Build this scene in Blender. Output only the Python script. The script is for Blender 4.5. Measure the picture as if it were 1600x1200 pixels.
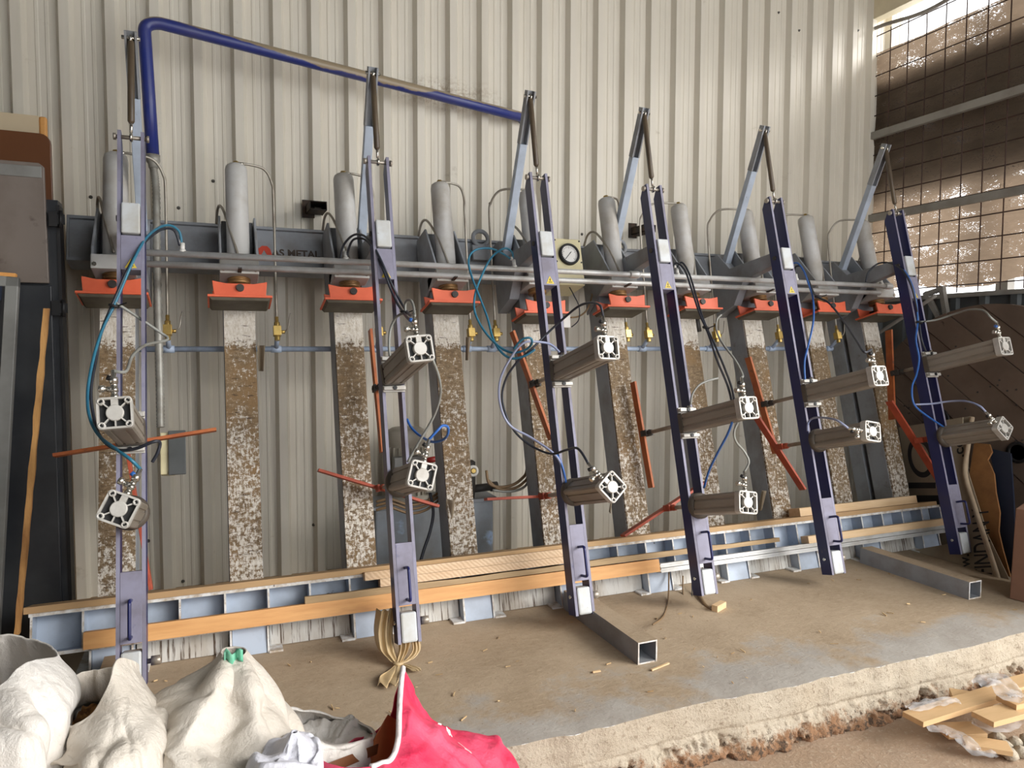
import bpy, math, random
from mathutils import Vector, Matrix, noise

for _o in list(bpy.data.objects):
    bpy.data.objects.remove(_o, do_unlink=True)
SC = bpy.context.scene
COL = SC.collection
RNG = random.Random(7)

# ------------------------------------------------------------------ camera
CAM = Vector((0.3832, -3.2412, 1.2202))
YAW, PITCH, ROLL, FPX = 0.3935, 0.0563, 0.0024, 1124.45
_f = Vector((math.sin(YAW) * math.cos(PITCH), math.cos(YAW) * math.cos(PITCH), -math.sin(PITCH)))
_r = Vector((math.cos(YAW), -math.sin(YAW), 0))
_u = _r.cross(_f)
RIGHT = math.cos(ROLL) * _r + math.sin(ROLL) * _u
UP = -math.sin(ROLL) * _r + math.cos(ROLL) * _u
FWD = _f
cam_d = bpy.data.cameras.new('camera')
cam = bpy.data.objects.new('camera', cam_d)
COL.objects.link(cam)
cam_d.sensor_fit = 'HORIZONTAL'
cam_d.sensor_width = 36.0
cam_d.lens = 36.0 * FPX / 1600.0
cam_d.clip_start = 0.05
_m = Matrix((RIGHT, UP, -FWD)).transposed().to_4x4()
_m.translation = CAM
cam.matrix_world = _m
SC.camera = cam

# ------------------------------------------------------------------ sky (bright overcast, enters through the open front and right side), exposure
wd = bpy.data.worlds.new('sky')
SC.world = wd
wd.use_nodes = True
_bg = wd.node_tree.nodes['Background']
_bg.inputs[0].default_value = (0.97, 0.985, 1.0, 1)
_bg.inputs[1].default_value = 2.5
sun_d = bpy.data.lights.new('hazy_sun', 'SUN')
sun_d.energy = 2.7
sun_d.angle = math.radians(32)
sun_d.color = (1.0, 0.965, 0.92)
sun = bpy.data.objects.new('hazy_sun', sun_d)
COL.objects.link(sun)
sun.rotation_euler = Vector((-0.72, 0.70, -0.52)).to_track_quat('-Z', 'Y').to_euler()
SC.view_settings.view_transform = 'Standard'
SC.view_settings.look = 'None'
SC.view_settings.gamma = 1.0
SC.view_settings.use_curve_mapping = False
SC.view_settings.exposure = 0.36

# ------------------------------------------------------------------ coordinates
# The press leans back by TH: x along it, n into the wall, t up along the lean.
TH = 0.2514
SN, CS = math.sin(TH), math.cos(TH)
ZF = -0.06        # top of the concrete platform
ZG = -0.28        # lower ground in front of it
WALL = 0.86
RWALL = 5.03


def W(x, n, t):
    return Vector((x, t * SN + n * CS, t * CS - n * SN))


def sight(x, y):
    return RIGHT * ((x - 800) / FPX) + UP * (-(y - 600) / FPX) + FWD


def on(x, y, nrm, d):
    r = sight(x, y)
    k = (d - nrm.dot(CAM)) / nrm.dot(r)
    return CAM + r * k


NL = Vector((0, CS, -SN))


def atN(x, y, n):
    return on(x, y, NL, n)


def atX(x, y, v):
    return on(x, y, Vector((1, 0, 0)), v)


def atY(x, y, v):
    return on(x, y, Vector((0, 1, 0)), v)


def atZ(x, y, v):
    return on(x, y, Vector((0, 0, 1)), v)


# ------------------------------------------------------------------ materials
def lin(c):
    return tuple(((v / 255.0) / 12.92 if v / 255.0 <= 0.04045 else ((v / 255.0 + 0.055) / 1.055) ** 2.4) for v in c) + (1,)


class Nodes:
    def __init__(s, name):
        s.m = bpy.data.materials.new(name)
        s.m.use_nodes = True
        s.t = s.m.node_tree
        s.p = s.t.nodes['Principled BSDF']
        s.out = s.t.nodes['Material Output']
        s._c = None

    def n(s, typ, **kw):
        o = s.t.nodes.new(typ)
        for k, v in kw.items():
            setattr(o, k, v)
        return o

    def l(s, a, b):
        s.t.links.new(a, b)

    def coord(s, scale=(1, 1, 1), rnd=False, rot=(0, 0, 0)):
        if s._c is None:
            s._c = s.n('ShaderNodeTexCoord')
        mp = s.n('ShaderNodeMapping')
        mp.inputs['Scale'].default_value = scale
        mp.inputs['Rotation'].default_value = rot
        s.l(s._c.outputs['Object'], mp.inputs['Vector'])
        if rnd:
            oi = s.n('ShaderNodeObjectInfo')
            mu = s.n('ShaderNodeVectorMath', operation='SCALE')
            mu.inputs[0].default_value = (13.0, 7.0, 19.0)
            s.l(oi.outputs['Random'], mu.inputs['Scale'])
            s.l(mu.outputs[0], mp.inputs['Location'])
        return mp.outputs[0]

    def noise(s, scale, vec=None, detail=6, rough=0.6, out='Fac'):
        o = s.n('ShaderNodeTexNoise')
        o.inputs['Scale'].default_value = scale
        o.inputs['Detail'].default_value = detail
        o.inputs['Roughness'].default_value = rough
        if vec is not None:
            s.l(vec, o.inputs['Vector'])
        return o.outputs[out]

    def ramp(s, src, a, b, ca=(0, 0, 0, 1), cb=(1, 1, 1, 1)):
        o = s.n('ShaderNodeValToRGB')
        e = o.color_ramp.elements
        e[0].position, e[0].color = a, ca
        e[1].position, e[1].color = b, cb
        s.l(src, o.inputs[0])
        return o.outputs[0]

    def mix(s, fac, a, b, mode='MIX'):
        o = s.n('ShaderNodeMix', data_type='RGBA', blend_type=mode)
        for i, v in ((0, fac), (6, a), (7, b)):
            if hasattr(v, 'links') or hasattr(v, 'is_linked'):
                s.l(v, o.inputs[i])
            else:
                o.inputs[i].default_value = v
        return o.outputs[2]

    def math(s, op, a, b=0.0):
        o = s.n('ShaderNodeMath', operation=op)
        for i, v in ((0, a), (1, b)):
            if hasattr(v, 'is_linked'):
                s.l(v, o.inputs[i])
            else:
                o.inputs[i].default_value = v
        return o.outputs[0]

    def bump(s, h, strength, dist=0.01):
        o = s.n('ShaderNodeBump')
        o.inputs['Strength'].default_value = strength
        o.inputs['Distance'].default_value = dist
        s.l(h, o.inputs['Height'])
        s.l(o.outputs[0], s.p.inputs['Normal'])

    def base(s, c):
        if hasattr(c, 'is_linked'):
            s.l(c, s.p.inputs['Base Color'])
        else:
            s.p.inputs['Base Color'].default_value = c

    def set(s, rough=0.5, metal=0.0, spec=None):
        s.p.inputs['Roughness'].default_value = rough
        s.p.inputs['Metallic'].default_value = metal
        if spec is not None:
            s.p.inputs['Specular IOR Level'].default_value = spec


def paint(name, c1, c2=None, scale=8.0, lo=0.42, hi=0.68, rough=0.5, metal=0.0, bump=0.0, stretch=(1, 1, 1), c3=None, s3=40.0, lo3=0.6, hi3=0.7, rnd=True):
    k = Nodes(name)
    k.set(rough, metal)
    col = lin(c1)
    if c2 is not None:
        v = k.coord(stretch, rnd)
        f = k.noise(scale, v)
        col = k.mix(k.ramp(f, lo, hi), lin(c1), lin(c2))
        if c3 is not None:
            f3 = k.noise(s3, v, 4)
            col = k.mix(k.ramp(f3, lo3, hi3), col, lin(c3))
        if bump:
            k.bump(k.noise(scale * 6, v), bump, 0.004)
    k.base(col)
    return k.m


M = {}
M['gray'] = paint('machine_gray_paint', (150, 154, 160), (128, 127, 126), 6, rough=0.5, c3=(104, 92, 78), s3=9, lo3=0.66, hi3=0.76)
M['blue_gray'] = paint('pale_blue_gray_paint', (182, 194, 210), (156, 165, 178), 5, rough=0.5, c3=(96, 92, 90), s3=24, lo3=0.7, hi3=0.74)
M['silver'] = paint('dusty_silver_paint', (196, 195, 192), (168, 161, 150), 5, rough=0.45, bump=0.1)
M['chip_edge'] = paint('chipped_white_edge', (222, 222, 220), (176, 160, 140), 30, rough=0.6, c3=(80, 74, 70), s3=45, lo3=0.66, hi3=0.72)
M['orange'] = paint('orange_paint', (236, 112, 76), (222, 98, 64), 6, rough=0.5, c3=(160, 74, 52), s3=30, lo3=0.7, hi3=0.8)
M['bar_orange'] = paint('rusty_orange_bar', (186, 104, 52), (160, 80, 42), 9, rough=0.55, c3=(104, 66, 46), s3=25, lo3=0.62, hi3=0.75)
M['bar_red'] = paint('red_oxide_bar', (178, 80, 52), (152, 64, 44), 9, rough=0.55, c3=(120, 76, 58), s3=25, lo3=0.64, hi3=0.75)
M['navy'] = paint('navy_enamel', (30, 36, 92), (36, 40, 84), 5, rough=0.35, c3=(84, 78, 88), s3=14, lo3=0.68, hi3=0.8)
M['lilac'] = paint('lit_dusty_blue_paint', (140, 138, 158), (120, 115, 128), 7, rough=0.55, c3=(88, 88, 124), s3=16, lo3=0.66, hi3=0.8)  # clamp blue for front plates and edges, dusty and lightened as if lit
M['block'] = paint('dusty_white_steel_block', (206, 210, 212), (186, 184, 176), 9, rough=0.5, c3=(120, 110, 100), s3=50, lo3=0.7, hi3=0.75)
M['brass'] = paint('brass', (206, 176, 104), (170, 140, 82), 12, rough=0.35, metal=0.8)
M['collar'] = paint('oily_bronze', (158, 122, 78), (112, 84, 54), 14, rough=0.42, metal=0.5)
M['chrome'] = paint('nickel_plate', (214, 210, 200), (186, 180, 168), 20, rough=0.25, metal=0.9)
M['rod'] = paint('dusty_steel_rod', (176, 168, 156), (140, 126, 110), 10, rough=0.4, metal=0.5)
M['spring'] = paint('dusty_dark_gas_spring', (96, 82, 64), (76, 64, 52), 6, rough=0.4)
M['alu'] = paint('cast_aluminium', (200, 197, 190), (178, 173, 164), 14, rough=0.45, metal=0.15)
M['barrel'] = paint('dusty_anodised_aluminium', (158, 150, 138), (132, 122, 108), 6, rough=0.5, metal=0.2, stretch=(1, 0.3, 1))
M['barrel_dark'] = paint('dark_front_casting', (98, 90, 80), (78, 70, 62), 8, rough=0.5, metal=0.2)
M['black'] = paint('black_plastic', (22, 22, 24), (34, 32, 32), 8, rough=0.5)
M['dark'] = paint('dark_steel', (62, 58, 54), (44, 40, 38), 10, rough=0.55)
M['pad'] = paint('dark_olive_pad', (98, 92, 78), (78, 72, 60), 9, rough=0.7)
M['pipe'] = paint('galvanised_pipe', (204, 204, 202), (178, 174, 166), 10, rough=0.42, metal=0.25)
M['pipe_blue'] = paint('pale_blue_oil_pipe', (176, 192, 214), (150, 160, 176), 10, rough=0.45)
M['tube'] = paint('dull_steel_tube', (172, 166, 154), (140, 130, 116), 10, rough=0.4, metal=0.5)
M['cream'] = paint('cream_enamel', (222, 212, 170), (204, 192, 150), 5, rough=0.45)
M['white'] = paint('white_plastic', (236, 234, 228), (220, 216, 208), 6, rough=0.5)
M['yellow'] = paint('yellow_sticker', (226, 200, 70), (206, 180, 70), 12, rough=0.5)
M['red_plastic'] = paint('red_plastic', (170, 44, 36), (140, 38, 32), 10, rough=0.45)
M['logo_red'] = paint('red_logo_ink', (206, 70, 46), (190, 60, 42), 10, rough=0.6)
M['logo_black'] = paint('dark_lettering', (66, 54, 46), (80, 66, 56), 10, rough=0.6)
M['hose_blue'] = paint('blue_air_hose', (44, 96, 172), (60, 112, 182), 9, rough=0.35)
M['hose_teal'] = paint('teal_air_hose', (52, 120, 146), (44, 104, 132), 9, rough=0.35)
M['hose_black'] = paint('black_air_hose', (38, 42, 52), (52, 54, 62), 9, rough=0.4)
M['hose_gray'] = paint('gray_air_hose', (150, 152, 146), (126, 124, 116), 9, rough=0.45)
M['hose_lilac'] = paint('pale_lilac_air_hose', (158, 164, 190), (130, 140, 176), 9, rough=0.4)
M['hose_brown'] = paint('brown_cable', (132, 106, 74), (104, 84, 60), 9, rough=0.55)
M['conduit'] = paint('gray_flexible_conduit', (160, 158, 150), (136, 132, 122), 12, rough=0.45, metal=0.2)
M['bigpipe'] = None
M['rust'] = paint('rusty_black_steel', (48, 40, 34), (84, 62, 44), 20, rough=0.75)
M['tank'] = paint('blotchy_blue_gray_tank', (150, 156, 162), (126, 122, 114), 3, rough=0.55, c3=(176, 196, 222), s3=5, lo3=0.6, hi3=0.66)
M['motor'] = paint('beige_gray_motor', (170, 164, 150), (140, 130, 114), 4, rough=0.5)
M['dust_wood'] = paint('dusty_beam_board', (190, 156, 112), (164, 132, 94), 5, rough=0.7, stretch=(0.12, 1, 1), bump=0.15)
M['door_black'] = paint('dusty_black_panel', (44, 46, 50), (64, 66, 68), 2.5, rough=0.35, c3=(96, 96, 94), s3=3, lo3=0.64, hi3=0.82)
M['frame_gray'] = paint('gray_door_frame', (132, 132, 128), (112, 110, 106), 4, rough=0.5)
M['panel_brown'] = paint('brown_varnished_board', (112, 70, 42), (96, 60, 38), 3, rough=0.35, stretch=(0.3, 1, 0.3))
M['panel_cream'] = paint('cream_board', (214, 194, 160), (204, 184, 150), 3, rough=0.6)
M['panel_gray'] = paint('gray_dusty_board', (120, 110, 102), (98, 86, 76), 3, rough=0.5, c3=(70, 58, 50), s3=8, lo3=0.6, hi3=0.7)
M['edge_wood'] = paint('orange_wood_edge', (226, 164, 92), (204, 140, 70), 12, rough=0.6)
M['splinter'] = paint('splintered_wood', (196, 148, 88), (142, 98, 54), 14, rough=0.8, stretch=(1, 1, 0.2), bump=0.4)
M['card'] = paint('dirty_cardboard', (158, 144, 122), (138, 124, 104), 3, rough=0.8, stretch=(1, 1, 0.3))
M['card_orange'] = paint('torn_orange_cardboard', (150, 104, 58), (124, 84, 46), 6, rough=0.85, bump=0.3)
M['card_brown'] = paint('brown_box_cardboard', (124, 90, 70), (112, 80, 62), 3, rough=0.8)
M['card_pale'] = paint('pale_rolled_edge', (176, 156, 130), (146, 126, 104), 8, rough=0.8)
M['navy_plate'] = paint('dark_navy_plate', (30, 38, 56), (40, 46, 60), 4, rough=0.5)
M['ink'] = paint('black_printing_ink', (36, 34, 34), (44, 42, 40), 8, rough=0.8)
M['plank'] = paint('weathered_drum_plank', (112, 94, 80), (92, 76, 64), 2.5, rough=0.75, c3=(62, 50, 42), s3=14, lo3=0.68, hi3=0.74)
M['lowwall'] = paint('dark_gray_sheet', (84, 88, 88), (70, 72, 72), 3, rough=0.6)
M['rail'] = paint('gray_steel_rail', (150, 146, 138), (126, 120, 112), 4, rough=0.6)
M['wire'] = paint('rusty_wire', (62, 44, 38), (84, 58, 46), 14, rough=0.7)
M['purlin'] = paint('cream_purlin', (226, 214, 184), (206, 194, 164), 3, rough=0.5)
M['chips'] = paint('wood_chips', (190, 136, 76), (120, 80, 44), 60, lo=0.4, hi=0.6, rough=0.9, bump=0.8)
M['bag'] = paint('tan_plastic_bag', (196, 172, 132), (174, 146, 104), 8, rough=0.35)
M['green'] = paint('green_tie', (96, 176, 142), (140, 196, 170), 20, rough=0.6)
M['shavings'] = paint('straw_shaving', (206, 178, 134), (150, 116, 78), 20, rough=0.9)
M['screw'] = paint('dull_screw', (92, 90, 84), (70, 66, 60), 20, rough=0.5, metal=0.4)


def wood(name, c1, c2, c3, lo3=0.6, finger=False):
    k = Nodes(name)
    k.set(0.65)
    v = k.coord((0.6, 6, 6), True)
    f = k.noise(7, v, 8)
    col = k.mix(k.ramp(f, 0.35, 0.7), lin(c1), lin(c2))
    if finger:
        w = k.n('ShaderNodeTexWave', wave_type='BANDS', bands_direction='DIAGONAL')
        w.inputs['Scale'].default_value = 28
        w.inputs['Distortion'].default_value = 3.5
        w.inputs['Detail'].default_value = 2
        k.l(k.coord((1, 0.2, 1), True), w.inputs['Vector'])
        col = k.mix(k.math('MULTIPLY', w.outputs['Fac'], 0.55), col, lin(c3))
    else:
        f2 = k.noise(3, k.coord((0.5, 3, 3), True), 4)
        col = k.mix(k.ramp(f2, lo3, lo3 + 0.15), col, lin(c3))
    k.base(col)
    k.bump(f, 0.15, 0.003)
    return k.m


M['pine_orange'] = wood('orange_pine', (226, 172, 112), (208, 150, 92), (178, 128, 82), 0.62)
M['pine_olive'] = wood('dusty_olive_pine', (182, 154, 114), (160, 132, 94), (134, 108, 76), 0.6)
M['pine_pale'] = wood('pale_end_grain_pine', (232, 206, 172), (218, 186, 148), (188, 148, 112), finger=True)
M['pine_light'] = wood('light_pine', (228, 198, 158), (212, 178, 134), (170, 132, 92), 0.66)
M['chipboard'] = wood('chipboard', (214, 178, 132), (200, 164, 118), (186, 150, 108), 0.6)


def glue_board():
    k = Nodes('glue_spattered_board')
    k.set(0.75)
    c = k.coord((1, 1, 1), True)
    tc = k._c
    sep = k.n('ShaderNodeSeparateXYZ')
    k.l(tc.outputs['Object'], sep.inputs[0])
    hz = k.noise(50, k.coord((0.8, 1, 1.3), True), 9, 0.8)
    vt = k.noise(62, k.coord((1.5, 1, 0.6), True), 6, 0.75)
    big = k.noise(3.2, c, 3, 0.5)
    # brown glue crust
    brown = k.mix(k.ramp(hz, 0.35, 0.65), lin((96, 76, 54)), lin((160, 138, 106)))
    brown = k.mix(k.ramp(k.noise(5, c, 4), 0.5, 0.66), brown, lin((140, 112, 76)))
    white = k.mix(k.ramp(vt, 0.35, 0.6), lin((190, 178, 158)), lin((228, 222, 212)))
    # white flakes become more frequent lower down the board and at its very top
    low = k.n('ShaderNodeMapRange')
    k.l(sep.outputs['Z'], low.inputs['Value'])
    for i, v in zip((1, 2, 3, 4), (0.0, 1.3, 0.12, -0.055)):
        low.inputs[i].default_value = v
    top = k.n('ShaderNodeMapRange')
    k.l(sep.outputs['Z'], top.inputs['Value'])
    for i, v in zip((1, 2, 3, 4), (1.22, 1.30, 0.0, 0.34)):
        top.inputs[i].default_value = v
    fl = k.math('ADD', hz, low.outputs[0])
    fl = k.math('ADD', fl, k.math('MULTIPLY', k.math('SUBTRACT', big, 0.5), 0.3))
    fl = k.math('ADD', fl, top.outputs[0])
    fl2 = k.math('ADD', fl, k.math('MULTIPLY', k.math('SUBTRACT', vt, 0.5), 0.8))
    mask = k.ramp(fl2, 0.55, 0.63)
    col = k.mix(mask, brown, white)
    col = k.mix(k.ramp(k.noise(70, k.coord((0.25, 1, 1.6), True), 3), 0.62, 0.7), col, lin((74, 56, 38)))
    k.base(col)
    k.bump(k.math('ADD', fl2, k.math('MULTIPLY', mask, 0.2)), 0.55, 0.006)
    return k.m


M['glue'] = glue_board()


def dusty_pipe():
    k = Nodes('blue_pipe_with_settled_dust')
    k.set(0.32)
    c = k.coord()
    g = k.n('ShaderNodeNewGeometry')
    sep = k.n('ShaderNodeSeparateXYZ')
    k.l(g.outputs['Normal'], sep.inputs[0])
    col = k.mix(k.ramp(k.noise(3.5, c), 0.45, 0.7), lin((44, 56, 126)), lin((70, 72, 120)))
    pc = k.n('ShaderNodeSeparateXYZ')
    k.l(k._c.outputs['Object'], pc.inputs[0])
    run = k.n('ShaderNodeMapRange')
    k.l(pc.outputs['X'], run.inputs['Value'])
    for i, v in zip((1, 2, 3, 4), (0.25, 0.8, 0.0, 0.95)):
        run.inputs[i].default_value = v
    end = k.n('ShaderNodeMapRange')
    k.l(pc.outputs['X'], end.inputs['Value'])
    for i, v in zip((1, 2, 3, 4), (1.3, 1.42, 0.0, 0.75)):
        end.inputs[i].default_value = v
    a = k.math('ADD', k.math('MULTIPLY', sep.outputs['Z'], 0.8), k.math('SUBTRACT', run.outputs[0], end.outputs[0]))
    a = k.math('ADD', a, k.math('MULTIPLY', k.math('SUBTRACT', k.noise(6, c), 0.5), 1.2))
    col = k.mix(k.ramp(a, 0.42, 0.6), col, lin((156, 140, 114)))
    k.base(col)
    return k.m


M['bigpipe'] = dusty_pipe()


def drip_panel():
    k = Nodes('drip_streaked_white_panel')
    k.set(0.7)
    f = k.noise(58, k.coord((1.6, 1, 0.05), True), 6, 0.7)
    f2 = k.noise(9, k.coord((1, 1, 0.4), True), 4)
    col = k.mix(k.ramp(f2, 0.4, 0.65), lin((206, 204, 198)), lin((176, 168, 156)))
    col = k.mix(k.ramp(f, 0.55, 0.60), col, lin((84, 66, 50)))
    k.base(col)
    return k.m


M['drip'] = drip_panel()


def wall_sheet():
    k = Nodes('cream_trapezoidal_sheet')
    k.set(0.42)
    c = k.coord()
    big = k.noise(0.9, c, 5)
    st = k.noise(14, k.coord((1, 1, 0.05)), 4)
    col = k.mix(k.ramp(big, 0.4, 0.65), lin((224, 217, 202)), lin((215, 208, 193)))
    col = k.mix(k.math('MULTIPLY', k.ramp(st, 0.5, 0.75), 0.3), col, lin((190, 180, 160)))
    sp = k.noise(3.5, k.coord((1, 1, 1.6)), 9, 0.75)
    col = k.mix(k.math('MULTIPLY', k.ramp(sp, 0.62, 0.72), 0.45), col, lin((160, 146, 120)))
    # smear of dirt blown onto the sheet near the end of the blue pipe
    pc = atY(705, 150, 0.84)
    df = k.n('ShaderNodeVectorMath', operation='SUBTRACT')
    k.l(k._c.outputs['Object'], df.inputs[0])
    df.inputs[1].default_value = pc
    sc = k.n('ShaderNodeVectorMath', operation='MULTIPLY')
    k.l(df.outputs[0], sc.inputs[0])
    sc.inputs[1].default_value = (2.4, 0.0, 8.0)
    ln = k.n('ShaderNodeVectorMath', operation='LENGTH')
    k.l(sc.outputs[0], ln.inputs[0])
    near = k.ramp(ln.outputs['Value'], 0.25, 1.0, (1, 1, 1, 1), (0, 0, 0, 1))
    spk = k.ramp(k.noise(45, k.coord((0.7, 1, 1)), 6, 0.75), 0.45, 0.62)
    col = k.mix(k.math('MULTIPLY', k.math('MULTIPLY', near, spk), 0.75), col, lin((158, 134, 104)))
    k.base(col)
    k.bump(k.noise(2.2, k.coord((1, 1, 0.6)), 3), 0.12, 0.03)
    return k.m


M['wall'] = wall_sheet()


def platform():
    k = Nodes('dusty_concrete_platform')
    k.set(0.85)
    c = k.coord()
    sep = k.n('ShaderNodeSeparateXYZ')
    k.l(k._c.outputs['Object'], sep.inputs[0])
    f = k.noise(2.2, c, 8, 0.65)
    fine = k.noise(26, k.coord((1, 2.5, 1)), 8, 0.7)
    edge = k.n('ShaderNodeMapRange')
    k.l(sep.outputs['Y'], edge.inputs['Value'])
    for i, v in zip((1, 2, 3, 4), (-1.25, -0.6, 0.25, -0.2)):
        edge.inputs[i].default_value = v
    dust = k.mix(k.ramp(fine, 0.3, 0.7), lin((176, 156, 130)), lin((154, 134, 108)))
    dust = k.mix(k.ramp(f, 0.4, 0.7), dust, lin((186, 166, 140)))
    cem = k.mix(k.ramp(k.noise(7, c, 6), 0.35, 0.7), lin((176, 170, 161)), lin((160, 152, 142)))
    m = k.ramp(k.math('ADD', f, edge.outputs[0]), 0.52, 0.64)
    col = k.mix(m, dust, cem)
    col = k.mix(k.ramp(k.noise(90, c, 3), 0.68, 0.74), col, lin((128, 100, 70)))
    k.base(col)
    k.bump(k.math('ADD', fine, k.noise(60, c, 5)), 0.35, 0.006)
    return k.m


M['platform'] = platform()


def rough_ground(name, c1, c2, c3, bump, soil=False):
    k = Nodes(name)
    k.set(0.95)
    c = k.coord()
    f = k.noise(5, c, 9, 0.7)
    g = k.noise(60, c, 6, 0.7)
    col = k.mix(k.ramp(f, 0.35, 0.7), lin(c1), lin(c2))
    col = k.mix(k.ramp(g, 0.55, 0.72), col, lin(c3))
    if soil:
        sep = k.n('ShaderNodeSeparateXYZ')
        k.l(k._c.outputs['Object'], sep.inputs[0])
        mr = k.n('ShaderNodeMapRange')
        k.l(sep.outputs['Z'], mr.inputs['Value'])
        for i, v in zip((1, 2, 3, 4), (-0.28, -0.16, 0.30, -0.12)):
            mr.inputs[i].default_value = v
        e = k.math('ADD', k.noise(16, c, 8, 0.75), mr.outputs[0])
        col = k.mix(k.ramp(e, 0.56, 0.70), col, lin((146, 110, 80)))
        col = k.mix(k.ramp(k.math('ADD', k.noise(34, c, 6, 0.8), k.math('MULTIPLY', mr.outputs[0], 0.5)), 0.60, 0.68), col, lin((84, 68, 54)))
    k.base(col)
    k.bump(k.math('ADD', k.math('MULTIPLY', f, 0.6), g), bump, 0.012)
    return k.m


M['curb'] = rough_ground('rough_cast_kerb', (196, 185, 166), (178, 164, 143), (126, 107, 86), 0.85, True)
M['ground'] = rough_ground('gritty_ground', (176, 150, 124), (164, 142, 120), (194, 178, 156), 0.6)


def cloth(name, c1, c2, stain, lo=0.58, weave=420, trans=0.12, letters=None):
    k = Nodes(name)
    k.set(0.55)
    c = k.coord()
    col = k.mix(k.ramp(k.noise(4, c, 6), 0.4, 0.68), lin(c1), lin(c2))
    col = k.mix(k.math('MULTIPLY', k.ramp(k.noise(2.4, c, 8, 0.7), lo, lo + 0.15), 0.75), col, lin(stain))
    k.base(col)
    ch = k.n('ShaderNodeTexChecker')
    ch.inputs['Scale'].default_value = weave
    k.l(c, ch.inputs['Vector'])
    wr = k.noise(15, k.coord((1, 1, 0.6)), 8, 0.62)
    k.bump(k.math('ADD', k.math('MULTIPLY', ch.outputs['Fac'], 0.04), k.math('ABSOLUTE', k.math('SUBTRACT', wr, 0.5))), 0.75, 0.022)
    k.p.inputs['Transmission Weight'].default_value = 0.0
    k.p.inputs['Subsurface Weight'].default_value = 0.0
    return k.m


M['sack_white'] = cloth('white_woven_sack', (226, 222, 216), (214, 207, 198), (188, 168, 142))
M['sack_cream'] = cloth('creamy_woven_sack', (218, 210, 198), (206, 196, 182), (180, 158, 130), 0.54)
M['sack_lilac'] = cloth('bluish_white_sack', (222, 222, 230), (210, 210, 220), (190, 186, 186), 0.66)
M['sack_red'] = cloth('printed_red_sack', (222, 40, 82), (232, 98, 128), (236, 186, 194), 0.6)
M['hem'] = cloth('white_sack_hem', (246, 240, 236), (240, 226, 226), (236, 200, 206), 0.66)


def film():
    k = Nodes('clear_plastic_film')
    k.set(0.12)
    k.base(lin((236, 236, 236)))
    k.p.inputs['Alpha'].default_value = 0.35
    k.bump(k.noise(14, k.coord(), 6), 0.6, 0.01)
    return k.m


M['film'] = film()


def shade_cloth(name, base, holes_lo, bright, trans_col):
    """woven shade net: translucent, with small see-through gaps letting the daylight in"""
    k = Nodes(name)
    c = k.coord()
    wave = k.noise(5, k.coord((1, 1, 2.6)), 5, 0.6)
    fine = k.noise(105, k.coord((1, 0.6, 2.4)), 3, 0.7)
    col = k.mix(k.ramp(wave, 0.35, 0.7), lin(base), lin(bright))
    k.base(col)
    k.set(0.5)
    tr = k.n('ShaderNodeBsdfTranslucent')
    k.l(k.mix(0.5, lin(trans_col), col), tr.inputs['Color'])
    mx = k.n('ShaderNodeMixShader')
    mx.inputs[0].default_value = 0.5
    k.l(k.p.outputs[0], mx.inputs[1])
    k.l(tr.outputs[0], mx.inputs[2])
    hole = k.ramp(k.math('ADD', fine, k.math('MULTIPLY', k.math('SUBTRACT', wave, 0.5), 0.75)), holes_lo, holes_lo + 0.05)
    tp = k.n('ShaderNodeBsdfTransparent')
    m2 = k.n('ShaderNodeMixShader')
    k.l(hole, m2.inputs[0])
    k.l(mx.outputs[0], m2.inputs[1])
    k.l(tp.outputs[0], m2.inputs[2])
    k.l(m2.outputs[0], k.out.inputs[0])
    k.bump(wave, 0.8, 0.03)
    return k.m


M['net'] = shade_cloth('brown_shade_net', (108, 94, 80), 0.645, (138, 120, 102), (140, 120, 100))
M['net_dark'] = shade_cloth('dark_shade_net', (46, 42, 42), 0.99, (54, 50, 48), (44, 40, 38))


# ------------------------------------------------------------------ mesh builder
def V3(p):
    return Vector(p)


def spline(pts, k=6, closed=False):
    pts = [Vector(p) for p in pts]
    n = len(pts)
    out = []
    rng = n if closed else n - 1
    for i in range(rng):
        if closed:
            a, b, c, d = pts[(i - 1) % n], pts[i], pts[(i + 1) % n], pts[(i + 2) % n]
        else:
            a, b, c, d = pts[max(i - 1, 0)], pts[i], pts[i + 1], pts[min(i + 2, n - 1)]
        for j in range(k):
            u = j / k
            out.append(0.5 * ((2 * b) + (c - a) * u + (2 * a - 5 * b + 4 * c - d) * u * u + (3 * b - a - 3 * c + d) * u ** 3))
    if not closed:
        out.append(pts[-1])
    return out


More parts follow.
